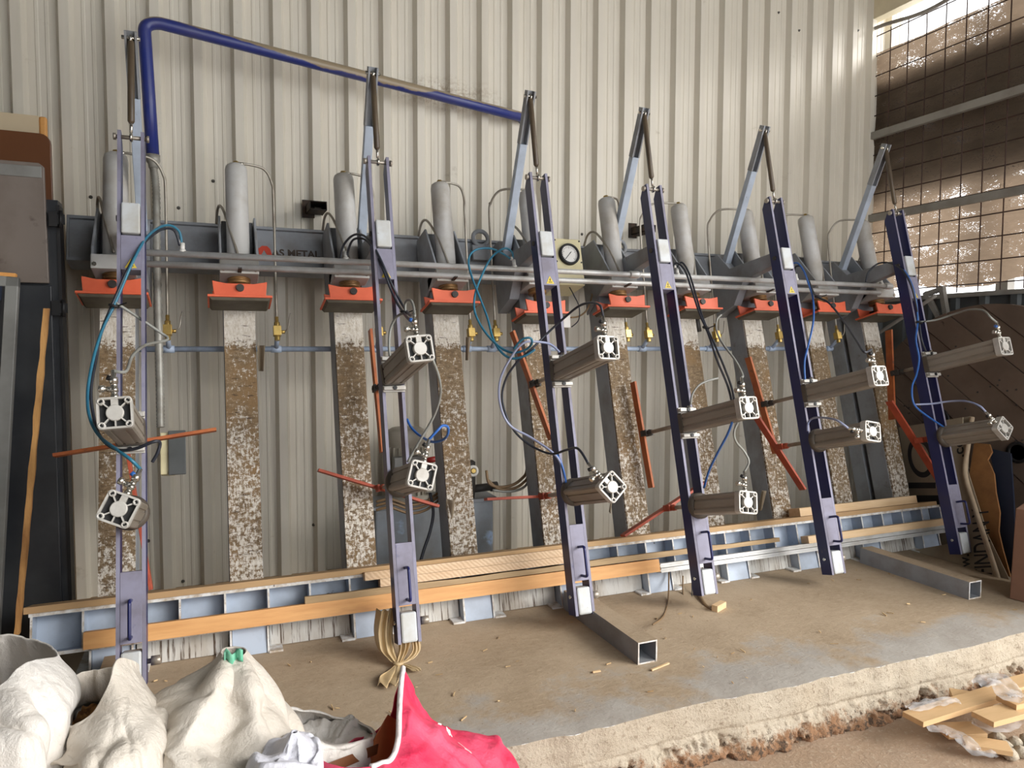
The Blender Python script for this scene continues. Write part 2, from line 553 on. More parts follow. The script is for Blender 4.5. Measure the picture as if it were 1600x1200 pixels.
class MB:
    def __init__(s):
        s.v, s.f, s.m, s.s = [], [], [], []

    def add(s, vs, fs, m=0, smooth=False):
        o = len(s.v)
        s.v += [tuple(p) for p in vs]
        for i, f in enumerate(fs):
            s.f.append([o + j for j in f])
            s.m.append(m[i] if isinstance(m, (list, tuple)) else m)
            s.s.append(smooth)
        return s

    def box(s, x0, x1, y0, y1, z0, z1, m=0, front=None):
        vs = [(x, y, z) for z in (z0, z1) for y in (y0, y1) for x in (x0, x1)]
        fs = [(0, 2, 3, 1), (4, 5, 7, 6), (0, 1, 5, 4), (2, 6, 7, 3), (0, 4, 6, 2), (1, 3, 7, 5)]
        mm = [m] * 6
        if front is not None:
            mm[2] = front
        return s.add(vs, fs, mm)

    def hull8(s, a, b, m=0):
        """a, b: two quads of 4 points joined into a block"""
        return s.add(list(a) + list(b), [(3, 2, 1, 0), (4, 5, 6, 7)] + [(i, (i + 1) % 4, 4 + (i + 1) % 4, 4 + i) for i in range(4)], m)

    def bar(s, p0, p1, w, h, side=(1, 0, 0), m=0):
        p0, p1 = V3(p0), V3(p1)
        d = (p1 - p0).normalized()
        a = V3(side)
        a = (a - d * a.dot(d)).normalized()
        b = d.cross(a)
        q = [(-1, -1), (1, -1), (1, 1), (-1, 1)]
        return s.hull8([p0 + a * (w / 2 * i) + b * (h / 2 * j) for i, j in q], [p1 + a * (w / 2 * i) + b * (h / 2 * j) for i, j in q], m)

    def prism(s, poly, ax, a, b, m=0, smooth=False):
        """poly of 2D points extruded along axis ax (0,1,2) from a to b; cyc order of the other two axes"""
        def mk(p, k):
            q = [0, 0, 0]
            o = [i for i in range(3) if i != ax]
            q[o[0]], q[o[1]], q[ax] = p[0], p[1], k
            return q
        n = len(poly)
        vs = [mk(p, a) for p in poly] + [mk(p, b) for p in poly]
        fs = [tuple(range(n - 1, -1, -1)), tuple(range(n, 2 * n))] + [(i, (i + 1) % n, n + (i + 1) % n, n + i) for i in range(n)]
        return s.add(vs, fs, m, smooth)

    def lathe(s, p0, d, prof, seg=16, m=0, caps=True):
        p0, d = V3(p0), V3(d).normalized()
        a = d.orthogonal().normalized()
        b = d.cross(a)
        vs = []
        for h, r in prof:
            for i in range(seg):
                t = 2 * math.pi * i / seg
                vs.append(p0 + d * h + (a * math.cos(t) + b * math.sin(t)) * r)
        o = len(s.v)
        fs = []
        for j in range(len(prof) - 1):
            for i in range(seg):
                k = (i + 1) % seg
                fs.append((j * seg + i, j * seg + k, (j + 1) * seg + k, (j + 1) * seg + i))
        s.add(vs, fs, m, True)
        if caps:
            for j, rev in ((0, True), (len(prof) - 1, False)):
                if prof[j][1] > 1e-5:
                    idx = [o + j * seg + i for i in range(seg)]
                    s.f.append(idx[::-1] if rev else idx)
                    s.m.append(m)
                    s.s.append(False)
        return s

    def cyl(s, p0, p1, r, r1=None, seg=14, m=0):
        p0, p1 = V3(p0), V3(p1)
        L = (p1 - p0).length
        return s.lathe(p0, p1 - p0, [(0, r), (L, r if r1 is None else r1)], seg, m)

    def tube(s, pts, r, seg=8, m=0, k=6, ripple=None):
        p = spline(pts, k) if k > 1 else [V3(q) for q in pts]
        n = len(p)
        t0 = (p[1] - p[0]).normalized()
        a = t0.orthogonal().normalized()
        vs = []
        for i in range(n):
            t = (p[min(i + 1, n - 1)] - p[max(i - 1, 0)]).normalized()
            a = (a - t * a.dot(t)).normalized()
            b = t.cross(a)
            rr = r if ripple is None else r * (1 + ripple * (1 if i % 2 else -1))
            for j in range(seg):
                w = 2 * math.pi * j / seg
                vs.append(p[i] + (a * math.cos(w) + b * math.sin(w)) * rr)
        fs = [(i * seg + j, i * seg + (j + 1) % seg, (i + 1) * seg + (j + 1) % seg, (i + 1) * seg + j) for i in range(n - 1) for j in range(seg)]
        fs += [tuple(range(seg - 1, -1, -1)), tuple(range((n - 1) * seg, n * seg))]
        return s.add(vs, fs, m, True)

    def torus(s, c, axis, R, r, m=0, seg=24, sub=10):
        c, d = V3(c), V3(axis).normalized()
        a = d.orthogonal().normalized()
        b = d.cross(a)
        vs = []
        for i in range(seg):
            t = 2 * math.pi * i / seg
            e = a * math.cos(t) + b * math.sin(t)
            for j in range(sub):
                w = 2 * math.pi * j / sub
                vs.append(c + e * (R + r * math.cos(w)) + d * (r * math.sin(w)))
        fs = [(i * sub + j, ((i + 1) % seg) * sub + j, ((i + 1) % seg) * sub + (j + 1) % sub, i * sub + (j + 1) % sub) for i in range(seg) for j in range(sub)]
        return s.add(vs, fs, m, True)

    def grid(s, fn, nu, nv, closed=False, m=0, smooth=True):
        vs = [fn(i, j) for j in range(nv) for i in range(nu)]
        fs = []
        for j in range(nv - 1):
            for i in range(nu if closed else nu - 1):
                k = (i + 1) % nu
                fs.append((j * nu + i, j * nu + k, (j + 1) * nu + k, (j + 1) * nu + i))
        return s.add(vs, fs, m, smooth)

    def mesh(s, name, mats, origin=(0, 0, 0)):
        me = bpy.data.meshes.new(name)
        o = V3(origin)
        me.from_pydata([tuple(V3(p) - o) for p in s.v], [], s.f)
        for q in mats:
            me.materials.append(M[q] if isinstance(q, str) else q)
        me.polygons.foreach_set('material_index', s.m)
        me.polygons.foreach_set('use_smooth', s.s)
        me.update()
        import bmesh
        bm = bmesh.new()
        bm.from_mesh(me)
        bmesh.ops.recalc_face_normals(bm, faces=bm.faces)
        bm.to_mesh(me)
        bm.free()
        return me


LEAN = (-TH, 0, 0)
CACHE = {}


def tag(o, label=None, cat=None, group=None, kind=None):
    if label:
        o['label'] = label
    if cat:
        o['category'] = cat
    if group:
        o['group'] = group
    if kind:
        o['kind'] = kind
    return o


def thing(name, label, cat, loc, rot=LEAN, group=None):
    o = bpy.data.objects.new(name, None)
    o.empty_display_size = 0.05
    COL.objects.link(o)
    o.location = loc
    o.rotation_euler = rot
    return tag(o, label, cat, group)


def part(name, mats, parent, fn=None, key=None, bevel=0.0, loc=(0, 0, 0), rot=(0, 0, 0), mb=None):
    """one mesh object under parent; alike pieces share mesh data through key"""
    if isinstance(mats, str):
        mats = [mats]
    if key is not None and key in CACHE:
        me = CACHE[key]
    else:
        if mb is None:
            mb = MB()
            fn(mb)
        me = mb.mesh(name, mats)
        if key is not None:
            CACHE[key] = me
    o = bpy.data.objects.new(name, me)
    COL.objects.link(o)
    o.parent = parent
    o.location = loc
    o.rotation_euler = rot
    if bevel:
        b = o.modifiers.new('bevel', 'BEVEL')
        b.width = bevel
        b.segments = 2
        b.limit_method = 'ANGLE'
        b.angle_limit = 0.7
    return o


def solo(name, mats, mb, label, cat, group=None, origin=None, rot=(0, 0, 0), bevel=0.0, kind=None):
    """a thing that is one mesh; mb in world coordinates when rot is zero, else in local coordinates about origin"""
    if isinstance(mats, str):
        mats = [mats]
    if origin is None:
        zs = min(mb.v, key=lambda p: p[2])
        origin = zs
    world = tuple(rot) == (0, 0, 0)
    me = mb.mesh(name, mats, origin if world else (0, 0, 0))
    o = bpy.data.objects.new(name, me)
    COL.objects.link(o)
    o.location = origin
    o.rotation_euler = rot
    if bevel:
        b = o.modifiers.new('bevel', 'BEVEL')
        b.width = bevel
        b.segments = 2
        b.limit_method = 'ANGLE'
        b.angle_limit = 0.7
    return tag(o, label, cat, group, kind)


def text_mesh(name, body, size, mat, parent, loc, rot, extrude=0.0006, offset=0.0, align='CENTER', sx=1.0):
    cu = bpy.data.curves.new(name, 'FONT')
    cu.body = body
    cu.size = size
    cu.extrude = extrude
    cu.offset = offset
    cu.align_x = align
    cu.align_y = 'CENTER'
    tmp = bpy.data.objects.new(name, cu)
    COL.objects.link(tmp)
    dg = bpy.context.evaluated_depsgraph_get()
    me = bpy.data.meshes.new_from_object(tmp.evaluated_get(dg))
    bpy.data.objects.remove(tmp, do_unlink=True)
    me.materials.clear()
    me.materials.append(M[mat])
    o = bpy.data.objects.new(name, me)
    COL.objects.link(o)
    o.parent = parent
    o.location = loc
    o.rotation_euler = rot
    o.scale = (sx, 1, 1)
    return o

# ================================================================== the setting
def structure(name, mats, mb, bevel=0.0):
    if isinstance(mats, str):
        mats = [mats]
    o = bpy.data.objects.new(name, mb.mesh(name, mats))
    COL.objects.link(o)
    o['kind'] = 'structure'
    if bevel:
        b = o.modifiers.new('bevel', 'BEVEL')
        b.width = bevel
        b.limit_method = 'ANGLE'
    return o


# back wall: trapezoidal sheet, ribs every 0.194 m
PITCHW, RIB0 = 0.194, -0.278
prof = []
k0 = -19
k1 = int((RWALL + 0.3 - RIB0) / PITCHW) + 1
for k in range(k0, k1):
    x = RIB0 + k * PITCHW
    prof += [(x, 0.0), (x + 0.017, -0.040), (x + 0.054, -0.040), (x + 0.071, 0.0),
             (x + 0.104, 0.0), (x + 0.108, -0.003), (x + 0.116, -0.003), (x + 0.120, 0.0),
             (x + 0.146, 0.0), (x + 0.150, -0.003), (x + 0.158, -0.003), (x + 0.162, 0.0)]
prof = [p for p in prof if p[0] < RWALL + 0.3]
prof.append((RWALL + 0.3, 0.0))
mb = MB()
zs = [ZG, 0.8, 1.9, 3.0, 4.3]
mb.grid(lambda i, j: (prof[i][0], WALL + prof[i][1], zs[j]), len(prof), len(zs), smooth=False)
wall_back = structure('wall_back', 'wall', mb)
sl = wall_back.modifiers.new('thickness', 'SOLIDIFY')
sl.thickness = 0.004
sl.offset = -1
# fixing screws that show on the sheet
for x, y in ((142, 308), (279, 325), (364, 100), (107, 83), (333, 283), (1165, 378), (1248, 48), (1340, 48), (1216, 20), (909, 366), (766, 318), (130, 706), (288, 732), (232, 845), (490, 820), (286, 908)):
    p = atY(x, y, WALL - 0.004)
    part('screw', 'screw', wall_back, lambda b: b.lathe((0, 0, 0), (0, -1, 0), [(0, 0.009), (0.003, 0.009), (0.004, 0.005), (0.012, 0.005)], 8), 'wall_screw', loc=p)

# concrete platform with a ragged front edge
XL, XR = -3.0, RWALL


def edge_y(x):
    return -1.185 - 0.012 * (x - 1.2) + 0.012 * noise.noise((x * 9, 3.1, 0)) + 0.02 * noise.noise((x * 2.3, 7.7, 0))


mb = MB()
NX = 300
ys = [WALL, 0.4, 0.1, -0.2, -0.5, -0.8, -1.0, -1.1]


def plat(i, j):
    x = XL + (XR - XL) * i / (NX - 1)
    y = ys[j] if j < len(ys) else edge_y(x)
    z = ZF if j < len(ys) else ZF - 0.006 - 0.006 * noise.noise((x * 14, 0, 1))
    return (x, y, z)


mb.grid(plat, NX, len(ys) + 1)
floor_p = structure('floor', 'platform', mb)
floor_p['label'] = 'dusty concrete platform under the press'

# its rough front face
NXc, NZc = 1100, 36


def kerb(i, j):
    x = XL + (XR - XL) * i / (NXc - 1)
    v = j / (NZc - 1)
    z = ZF - 0.006 - 0.006 * noise.noise((x * 14, 0, 1)) if j == 0 else ZF - (0.012 + v * (ZF - ZG + 0.02))
    rough = max(0.0, v - 0.38) * 1.6
    d = 0.02 * v + 0.05 * max(0, v - 0.55)
    d += 0.006 * noise.noise((x * 11, z * 30, 2)) * min(1, v * 6)
    pit = noise.noise((x * 9, z * 14, 5)) + 0.6 * noise.noise((x * 26, z * 34, 8)) + 0.45 * noise.noise((x * 60, z * 70, 4))
    d += rough * (0.024 * pit - 0.09 * max(0.0, -pit - 0.10))
    if 0.42 < v < 0.47:
        d -= 0.006
    return (x, edge_y(x) - d, z)


mb = MB()
mb.grid(kerb, NXc, NZc)
kerb_o = structure('trim_1', 'curb', mb)
kerb_o['label'] = 'rough cast front edge of the platform'

mb = MB()
NXg, NYg = 160, 90


def grd(i, j):
    x = -3.2 + 10.2 * i / (NXg - 1)
    y = -1.14 - 5.0 * (j / (NYg - 1)) ** 1.6
    z = ZG + 0.016 * noise.noise((x * 3, y * 3, 0)) + 0.006 * noise.noise((x * 11, y * 11, 2))
    return (x, y, z)


mb.grid(grd, NXg, NYg)
structure('floor_yard', 'ground', mb)

# right-hand wall: low dark sheet, wire mesh and shade net above it
mb = MB()
rp = []
y = WALL
while y > -1.6:
    rp += [(y, 0), (y - 0.10, 0), (y - 0.115, -0.02), (y - 0.15, -0.02), (y - 0.165, 0)]
    y -= 0.20
mb.grid(lambda i, j: (RWALL + rp[i][1], rp[i][0], (ZG, 1.54)[j]), len(rp), 2, smooth=False)
wr = structure('wall_right', 'lowwall', mb)
sl = wr.modifiers.new('thickness', 'SOLIDIFY')
sl.thickness = 0.006
# capping angle and rails
mb = MB().box(RWALL - 0.03, RWALL + 0.02, -1.65, WALL, 1.535, 1.565)
structure('trim_2', 'rail', mb)
for i, z in enumerate((2.17, 2.785)):
    mb = MB().box(RWALL - 0.045, RWALL - 0.01, -1.65, WALL - 0.04, z - 0.026, z + 0.026)
    structure('trim_%d' % (3 + i), 'rail', mb)
mb = MB().box(RWALL + 0.16, RWALL + 0.23, -0.11, -0.03, ZG, 3.7)
structure('trim_5', 'rail', mb)
# nets (bulging sheets behind the wire)
def net(name, z0, z1, mat, dx, y0=WALL + 0.25, y1=-1.7, wavy=0.02, lab=''):
    b = MB()
    nu, nv = 80, 24

    def fn(i, j):
        y = y0 + (y1 - y0) * i / (nu - 1)
        v = j / (nv - 1)
        z = z0 + (z1 - z0) * v
        if j == 0:
            z += wavy * (noise.noise((y * 2.2, 1, z0)) + 0.5 * noise.noise((y * 6, 2, z0)))
        return (RWALL + dx + 0.02 * noise.noise((y * 3, z * 5, dx * 9)) + 0.012 * noise.noise((y * 9, z * 16, 3)), y, z)
    b.grid(fn, nu, nv)
    o = solo(name, mat, b, lab, 'shade net', 'nets hung on the wire mesh wall')
    return o


net('shade_net', 1.63, 3.42, 'net', 0.045, wavy=0.05, lab='brown shade net sparkling with daylight on the right wall')
net('shade_net', 2.33, 3.22, 'net_dark', 0.12, wavy=0.02, lab='darker net layer hung behind the upper part of the brown shade net')

# welded wire mesh: every rod a part
mesh_root = thing('wire_mesh', 'rusty welded wire mesh fixed across the shade net on the right', 'wire mesh', (RWALL, 0, 1.6), (0, 0, 0))
y = WALL - 0.01
while y > -1.6:
    part('vertical_wire', 'wire', mesh_root, lambda b: b.cyl((0, 0, 0), (0, 0, 1.98), 0.0042, seg=6), 'wire_v', loc=(0, y, -0.03))
    y -= 0.1455
z = 0.02
while z < 1.95:
    part('horizontal_wire', 'wire', mesh_root, lambda b: b.cyl((0, WALL, 0), (0, -1.6, 0), 0.0042, seg=6), 'wire_h', loc=(0.008, 0, z))
    z += 0.147

# roof edge over the press
mb = MB().box(-4.0, RWALL + 0.9, -5.2, WALL + 0.1, 4.3, 4.36)
structure('ceiling', 'lowwall', mb)
mb = MB().box(-4.06, -4.0, -5.2, WALL + 0.1, ZG, 4.36)
structure('wall_left', 'lowwall', mb)
mb = MB().box(-4.06, 0.9, -5.26, -5.2, ZG, 4.36)
structure('light_block_wall', 'lowwall', mb)  # unseen wall added behind the camera so light comes more from the right
mb = MB().box(RWALL - 0.05, RWALL + 0.03, -1.65, WALL, 3.64, 3.78)
structure('trim_6', 'purlin', mb)
mb = MB().box(RWALL + 0.06, RWALL + 0.20, -1.65, WALL, 3.84, 4.3)
structure('trim_7', 'purlin', mb)
mb = MB().tube([(RWALL - 0.03, y, 3.60 - 0.05 * math.sin((WALL - y) * 3.3) ** 2 - 0.02) for y in [WALL - 0.12 * q for q in range(12)]], 0.014, 8)
solo('roof_cable', 'rail', mb, 'gray cable slung along the purlin in the upper right corner', 'cable')

# ================================================================== the press frame
COLX = [0.5 * i for i in range(10)]
AX = [0.097, 1.09, 1.886, 2.56, 3.385, 4.362]
ORD10 = ['leftmost', 'second from the left', 'third from the left', 'fourth from the left', 'fifth from the left',
         'fifth from the right', 'fourth from the right', 'third from the right', 'second from the right', 'rightmost']
ORD6 = ['leftmost', 'second from the left', 'third from the left', 'third from the right', 'second from the right', 'rightmost']
frame = thing('panel_press', 'long gray leaning frame press with glue spattered columns and pale blue base beam', 'press', (0, 0, 0))

TFLOOR = ZF / CS
for i, xc in enumerate(COLX):
    c = part('column', 'gray', frame, lambda b: b.box(-0.07, 0.07, 0.012, 0.15, 0.0, 1.86), 'column', 0.004, loc=(xc, 0, 0))
    part('glue_board', 'glue', c, lambda b: b.box(-0.068, 0.068, -0.002, 0.012, -0.02, 1.45), 'board')['label'] = 'board crusted with brown and white glue'
    for s in (-1, 1):
        part('head_plate', 'gray', c, lambda b: b.prism([(0.152, 1.87), (-0.02, 1.87), (-0.15, 1.64), (-0.15, 1.60), (0.152, 1.47)], 0, -0.005, 0.005), 'headplate', 0.002, loc=(s * 0.078, 0, 0))
    # foot: two upright plates with outward toes, standing on the platform
    f = part('foot_box', 'blue_gray', c, lambda b: b.hull8([W3 for W3 in [(-0.066, -0.147, -0.098), (0.066, -0.147, -0.098), (0.066, 0.35, 0.0295), (-0.066, 0.35, 0.0295)]],
                                                          [(-0.066, -0.14, 0.018), (0.066, -0.14, 0.018), (0.066, 0.35, 0.10), (-0.066, 0.35, 0.10)]), 'footbox')
    for s in (-1, 1):
        part('foot_plate', ['blue_gray', 'chip_edge'], c, lambda b: b.hull8([(-0.004, -0.152, -0.1), (0.004, -0.152, -0.1), (0.004, 0.35, 0.029), (-0.004, 0.35, 0.029)],
                                                            [(-0.004, -0.152, 0.018), (0.004, -0.152, 0.018), (0.004, 0.35, 0.12), (-0.004, 0.35, 0.12)], [0, 0, 1, 0, 0, 0]), 'footplate', loc=(s * 0.072, 0, 0))
        q = s
        part('toe', 'chip_edge', c, lambda b, q=q: b.hull8([(0, -0.158, -0.1015), (q * 0.055, -0.158, -0.1015), (q * 0.055, 0.2, -0.0095), (0, 0.2, -0.0095)],
                                                      [(0, -0.158, -0.0935), (q * 0.055, -0.158, -0.0935), (q * 0.055, 0.2, -0.0015), (0, 0.2, -0.0015)]), 'toe%d' % s, loc=(s * 0.074, 0, 0))

part('end_post', 'gray', frame, lambda b: b.box(4.435, 4.56, 0.19, 0.30, -0.01, 1.68), bevel=0.003)
# rear top beam (channel)
rb = part('rear_beam', 'gray', frame, lambda b: (b.box(-0.22, 4.72, 0.172, 0.185, 1.69, 1.90), b.box(-0.22, 4.72, 0.155, 0.285, 1.89, 1.905), b.box(-0.22, 4.72, 0.155, 0.285, 1.685, 1.70),
                                                  b.box(-0.225, -0.215, 0.155, 0.285, 1.685, 1.905), b.box(4.715, 4.725, 0.155, 0.285, 1.685, 1.905)), bevel=0.003)
text_mesh('lettering', 'AS METAL', 0.052, 'logo_black', rb, (0.785, 0.1705, 1.772), (math.pi / 2, 0, 0), 0.0005, 0.0016, sx=1.02)
lg = MB()
lg.prism([(0.607, 1.757), (0.615, 1.757), (0.63, 1.785), (0.645, 1.757), (0.668, 1.757), (0.66, 1.79), (0.645, 1.806), (0.62, 1.806), (0.603, 1.79)], 1, 0.1695, 0.172)
part('emblem', 'logo_red', rb, mb=lg)['label'] = 'red emblem before the lettering'
# lifting eyes on the beam
for ex in (1.787, 2.688):
    e = part('lifting_eye', 'gray', frame, lambda b: (b.torus((0, 0, 0), (0, 1, 0), 0.044, 0.012), b.box(-0.055, 0.055, -0.01, 0.01, -0.13, -0.045)), 'eye', loc=(ex, 0.14, 1.905))

# pale blue base beam with stiffeners, leaning with the columns
bb = part('base_beam', ['blue_gray', 'chip_edge'], frame, lambda b: (b.box(-0.27, 4.62, -0.075, -0.062, 0.02, 0.165), b.box(-0.275, 4.625, -0.152, -0.003, 0.157, 0.170, 0, 1), b.box(-0.275, 4.625, -0.152, -0.003, 0.008, 0.021, 0, 1)))
x = -0.266
while x < 4.63:
    part('stiffener', ['blue_gray', 'chip_edge'], bb, lambda b: b.box(-0.004, 0.004, -0.151, -0.074, 0.020, 0.158, 0, 1), 'stiff', loc=(x, 0, 0))
    x += 0.1688
# skirt panels streaked with dripped glue, between the feet
for i in range(9):
    part('skirt_panel', 'drip', frame, lambda b: b.box(-0.168, 0.168, -0.095, -0.088, -0.083, 0.01), 'skirt', loc=(0.25 + 0.5 * i, 0, 0))

# arm brackets: cantilever, post and clevis in front of the beam, one per arm
POST_A, POST_B = Vector((0, 0.035, 1.775)), Vector((0, -0.462, 2.425))
for i, ax in enumerate(AX):
    br = part('arm_bracket', 'gray', frame, lambda b: b.prism([(0.155, 1.47), (0.155, 1.86), (0.06, 1.86), (-0.03, 1.735), (-0.425, 1.695), (-0.425, 1.625), (-0.13, 1.622), (-0.02, 1.50)], 0, -0.028, 0.028), 'bracket', 0.003, loc=(ax, 0, 0))
    d = (POST_B - POST_A).normalized()
    L = (POST_B - POST_A).length
    part('post', 'blue_gray', br, lambda b: b.bar(POST_A, POST_A + d * (L * 0.72), 0.042, 0.04), 'post', 0.003)

    def slot(b):
        for s in (-1, 1):
            b.bar(POST_A + d * (L * 0.72) + Vector((s * 0.019, 0, 0)), POST_B + d * 0.03 + Vector((s * 0.019, 0, 0)), 0.008, 0.04)
        nb = Vector((0, d.z, -d.y))
        b.bar(POST_A + d * (L * 0.72) + nb * 0.017, POST_B + d * 0.03 + nb * 0.017, 0.03, 0.006)
    part('slotted_post_end', 'gray', br, slot, 'postslot')
    part('pin', 'chrome', br, lambda b: b.cyl((-0.034, -0.468, 2.425), (0.034, -0.468, 2.425), 0.008, seg=10), 'apexpin')

# ================================================================== hydraulic cylinders
VALX = [0.193, 0.671, 1.165, 1.661, 1.804, 2.631, 2.776, 3.272, 3.773, 4.277]
FOOTD = [0, 0, 0, 0, -0.045, 0, 0, 0, 0, 0]
for i, xc in enumerate(COLX):
    T0 = 1.60
    h = thing('hydraulic_cylinder', 'silver hydraulic press cylinder with orange foot on the %s column' % ORD10[i], 'cylinder', W(xc, -0.08, T0), LEAN, 'hydraulic cylinders along the top of the press')
    part('barrel', 'silver', h, lambda b: b.lathe((0, 0, 0), (0, 0, 1), [(0, 0.05), (0.475, 0.05), (0.492, 0.046), (0.50, 0.036), (0.50, 0.0)], 28), 'hbarrel')
    part('top_fitting', ['brass', 'chrome'], h, lambda b: (b.lathe((0, 0, 0.498), (0, 0, 1), [(0, 0.014), (0.022, 0.014)], 6), b.cyl((0.0, 0, 0.512), (0.035, 0, 0.512), 0.009, seg=6, m=1)), 'hfit')
    part('mount_block', 'silver', h, lambda b: b.box(-0.083, 0.083, -0.085, 0.08, -0.062, 0.002), 'hblock', 0.004)
    for s in (-1, 1):
        part('bolt', 'chrome', h, lambda b: b.cyl((0, 0, 0), (0, -0.009, 0), 0.009, seg=6), 'hbolt', loc=(s * 0.068, -0.084, -0.045))
    part('gland_collar', 'collar', h, lambda b: b.lathe((0, 0, -0.092), (0, 0, 1), [(0, 0.034), (0.004, 0.05), (0.014, 0.05), (0.016, 0.044), (0.022, 0.044), (0.024, 0.05), (0.031, 0.05)], 20), 'hcollar')
    fd = FOOTD[i]
    part('rod', 'collar', h, lambda b: b.cyl((0, 0, -0.145 + fd), (0, 0, -0.06), 0.025, seg=18), 'hrod%g' % fd)

    def foot(b):
        b.box(-0.135, 0.135, -0.102, 0.075, -0.178, -0.167)
        for n0, n1 in ((-0.092, -0.082), (0.055, 0.065)):
            b.prism([(-0.108, -0.168), (0.108, -0.168), (0.115, -0.101), (0.06, -0.112), (-0.06, -0.112), (-0.115, -0.101)], 1, n0, n1)
    ft = part('foot', 'orange', h, foot, 'hfoot', 0.002, loc=(0, 0, fd))
    part('pin', 'dark', ft, lambda b: b.cyl((0, -0.104, -0.134), (0, 0.07, -0.134), 0.0165, seg=18), 'hpin')
    part('pad', 'pad', ft, lambda b: b.hull8([(-0.118, -0.088, -0.190), (0.118, -0.088, -0.190), (0.118, 0.07, -0.190), (-0.118, 0.07, -0.190)],
                                             [(-0.128, -0.096, -0.178), (0.128, -0.096, -0.178), (0.128, 0.07, -0.178), (-0.128, 0.07, -0.178)]), 'hpad', 0.002)
    s = -1 if i < 6 else 1
    part('return_pipe', 'tube', h, lambda b: b.tube([(s * 0.0, -0.055, 0.02), (s * 0.035, -0.03, 0.17), (s * 0.06, 0.03, 0.285), (s * 0.075, 0.07, 0.325), (s * 0.085, 0.115, 0.318), (s * 0.09, 0.16, 0.27)], 0.0065, 7), 'hret%d' % s)
    # feed pipe down to the valve
    xv = VALX[i]
    sg = 1 if xv > xc else -1
    dx = xv - xc
    m2 = MB().tube([(0.03, 0, 0.512)] + [(sg * 0.06, 0.005, 0.515), (dx * 0.75, 0.03, 0.51), (dx * 0.96, 0.07, 0.46), (dx, 0.10, 0.38), (dx, 0.14, 0.0), (dx, 0.16, -0.20)], 0.0062, 7)
    part('feed_pipe', 'tube', h, mb=m2)

# lower oil pipe with its ball valves
mb = MB().tube([(0, 0, 0), (4.28, 0, 0)], 0.0135, 10, k=1)
op = thing('oil_pipe', 'thin pale blue oil pipe running behind the columns', 'pipe', W(0.02, 0.17, 1.272))
part('pipe_run', 'pipe_blue', op, mb=mb)
for xv in VALX:
    part('tee', 'pipe_blue', op, lambda b: (b.cyl((-0.024, 0, 0), (0.024, 0, 0), 0.018), b.cyl((0, 0, 0), (-0.0, -0.085, 0.04), 0.011)), 'tee', loc=(xv - 0.02, 0, 0))
vn = ['leftmost', 'second from the left', 'third from the left', 'left one by the teal hoses', 'right one by the teal hoses', 'fifth from the right', 'fourth from the right', 'third from the right', 'second from the right', 'rightmost']
for i, xv in enumerate(VALX):
    v = thing('ball_valve', 'small brass ball valve on the oil pipe, ' + vn[i], 'valve', W(xv, 0.08, 1.30), LEAN, 'brass ball valves on the oil pipe')
    part('body', 'brass', v, lambda b: (b.box(-0.018, 0.018, -0.018, 0.018, 0.015, 0.062), b.lathe((0, 0, -0.008), (0, 0, 1), [(0, 0.013), (0.024, 0.013)], 6), b.lathe((0, 0, 0.06), (0, 0, 1), [(0, 0.014), (0.022, 0.014), (0.024, 0.009), (0.05, 0.009)], 6)), 'vbody', 0.001)
    part('stem', 'brass', v, lambda b: b.cyl((0.015, 0, 0.035), (0.036, 0, 0.035), 0.009, seg=8), 'vstem')
    if i in (0, 1, 7, 9):
        part('lever', 'tube', v, lambda b: b.tube([(0.034, 0, 0.035), (0.05, -0.01, 0.055), (0.058, -0.015, 0.10), (0.064, -0.015, 0.125)], 0.0035, 6), 'vlever')

# compressed-air manifold: two galvanised pipes in front of the columns
ap = thing('air_manifold', 'pair of galvanised air pipes running the length of the press', 'pipe', W(0.13, -0.22, 1.59))
part('front_pipe', 'pipe', ap, lambda b: b.cyl((0, 0, 0.005), (4.36, 0, 0.005), 0.0145, seg=14))
part('rear_pipe', 'pipe', ap, lambda b: b.cyl((0, 0.045, -0.028), (4.30, 0.045, -0.028), 0.0145, seg=14))
for jx in (2.40, 4.33):
    part('coupling', 'pipe', ap, lambda b: b.lathe((0, 0, 0.005), (1, 0, 0), [(-0.03, 0.019), (-0.022, 0.021), (0.022, 0.021), (0.03, 0.019)], 12), 'coup', loc=(jx, 0, 0))
for px in (285, 541, 803, 1056, 1240, 1371):
    p = atN(px, 390 if px < 300 else 410, -0.22)
    part('outlet', 'white', ap, lambda b: (b.cyl((0, 0, 0.012), (0, 0, 0.055), 0.010, seg=10), b.lathe((0, 0, 0.012), (0, 0, 1), [(0, 0.014), (0.012, 0.014)], 6), b.cyl((-0.011, 0, 0.055), (-0.011, 0, 0.07), 0.008, seg=8)), 'outlet', loc=(p.x - 0.13, 0, 0))
for cx in COLX[1:9:2]:
    part('pipe_clip', 'dark', ap, lambda b: b.box(-0.008, 0.008, -0.002, 0.135, -0.05, -0.044), 'pclip', loc=(cx - 0.13, 0, 0))

# pressure gauge box
g = thing('gauge_box', 'cream gauge box with a round dial hung behind the air pipes', 'gauge', W(2.225, -0.06, 1.578))
part('case', 'cream', g, lambda b: b.box(-0.085, 0.085, 0.0, 0.2, 0.0, 0.272), bevel=0.006)
part('bezel', 'black', g, lambda b: b.lathe((0, 0.002, 0.176), (0, -1, 0), [(0, 0.062), (0.02, 0.062), (0.024, 0.058), (0.024, 0.05), (0.012, 0.05)], 36, caps=False))
dl = part('dial', 'white', g, lambda b: b.lathe((0, 0.0, 0.176), (0, -1, 0), [(0, 0.052), (0.012, 0.052)], 36))


def ticks(b):
    for k in range(21):
        a = math.radians(225 - 13.5 * k)
        c, s = math.cos(a), math.sin(a)
        r0 = 0.038 if k % 5 else 0.033
        b.bar((c * r0, -0.0125, 0.176 + s * r0), (c * 0.045, -0.0125, 0.176 + s * 0.045), 0.0015, 0.001, side=(-s, 0, c))


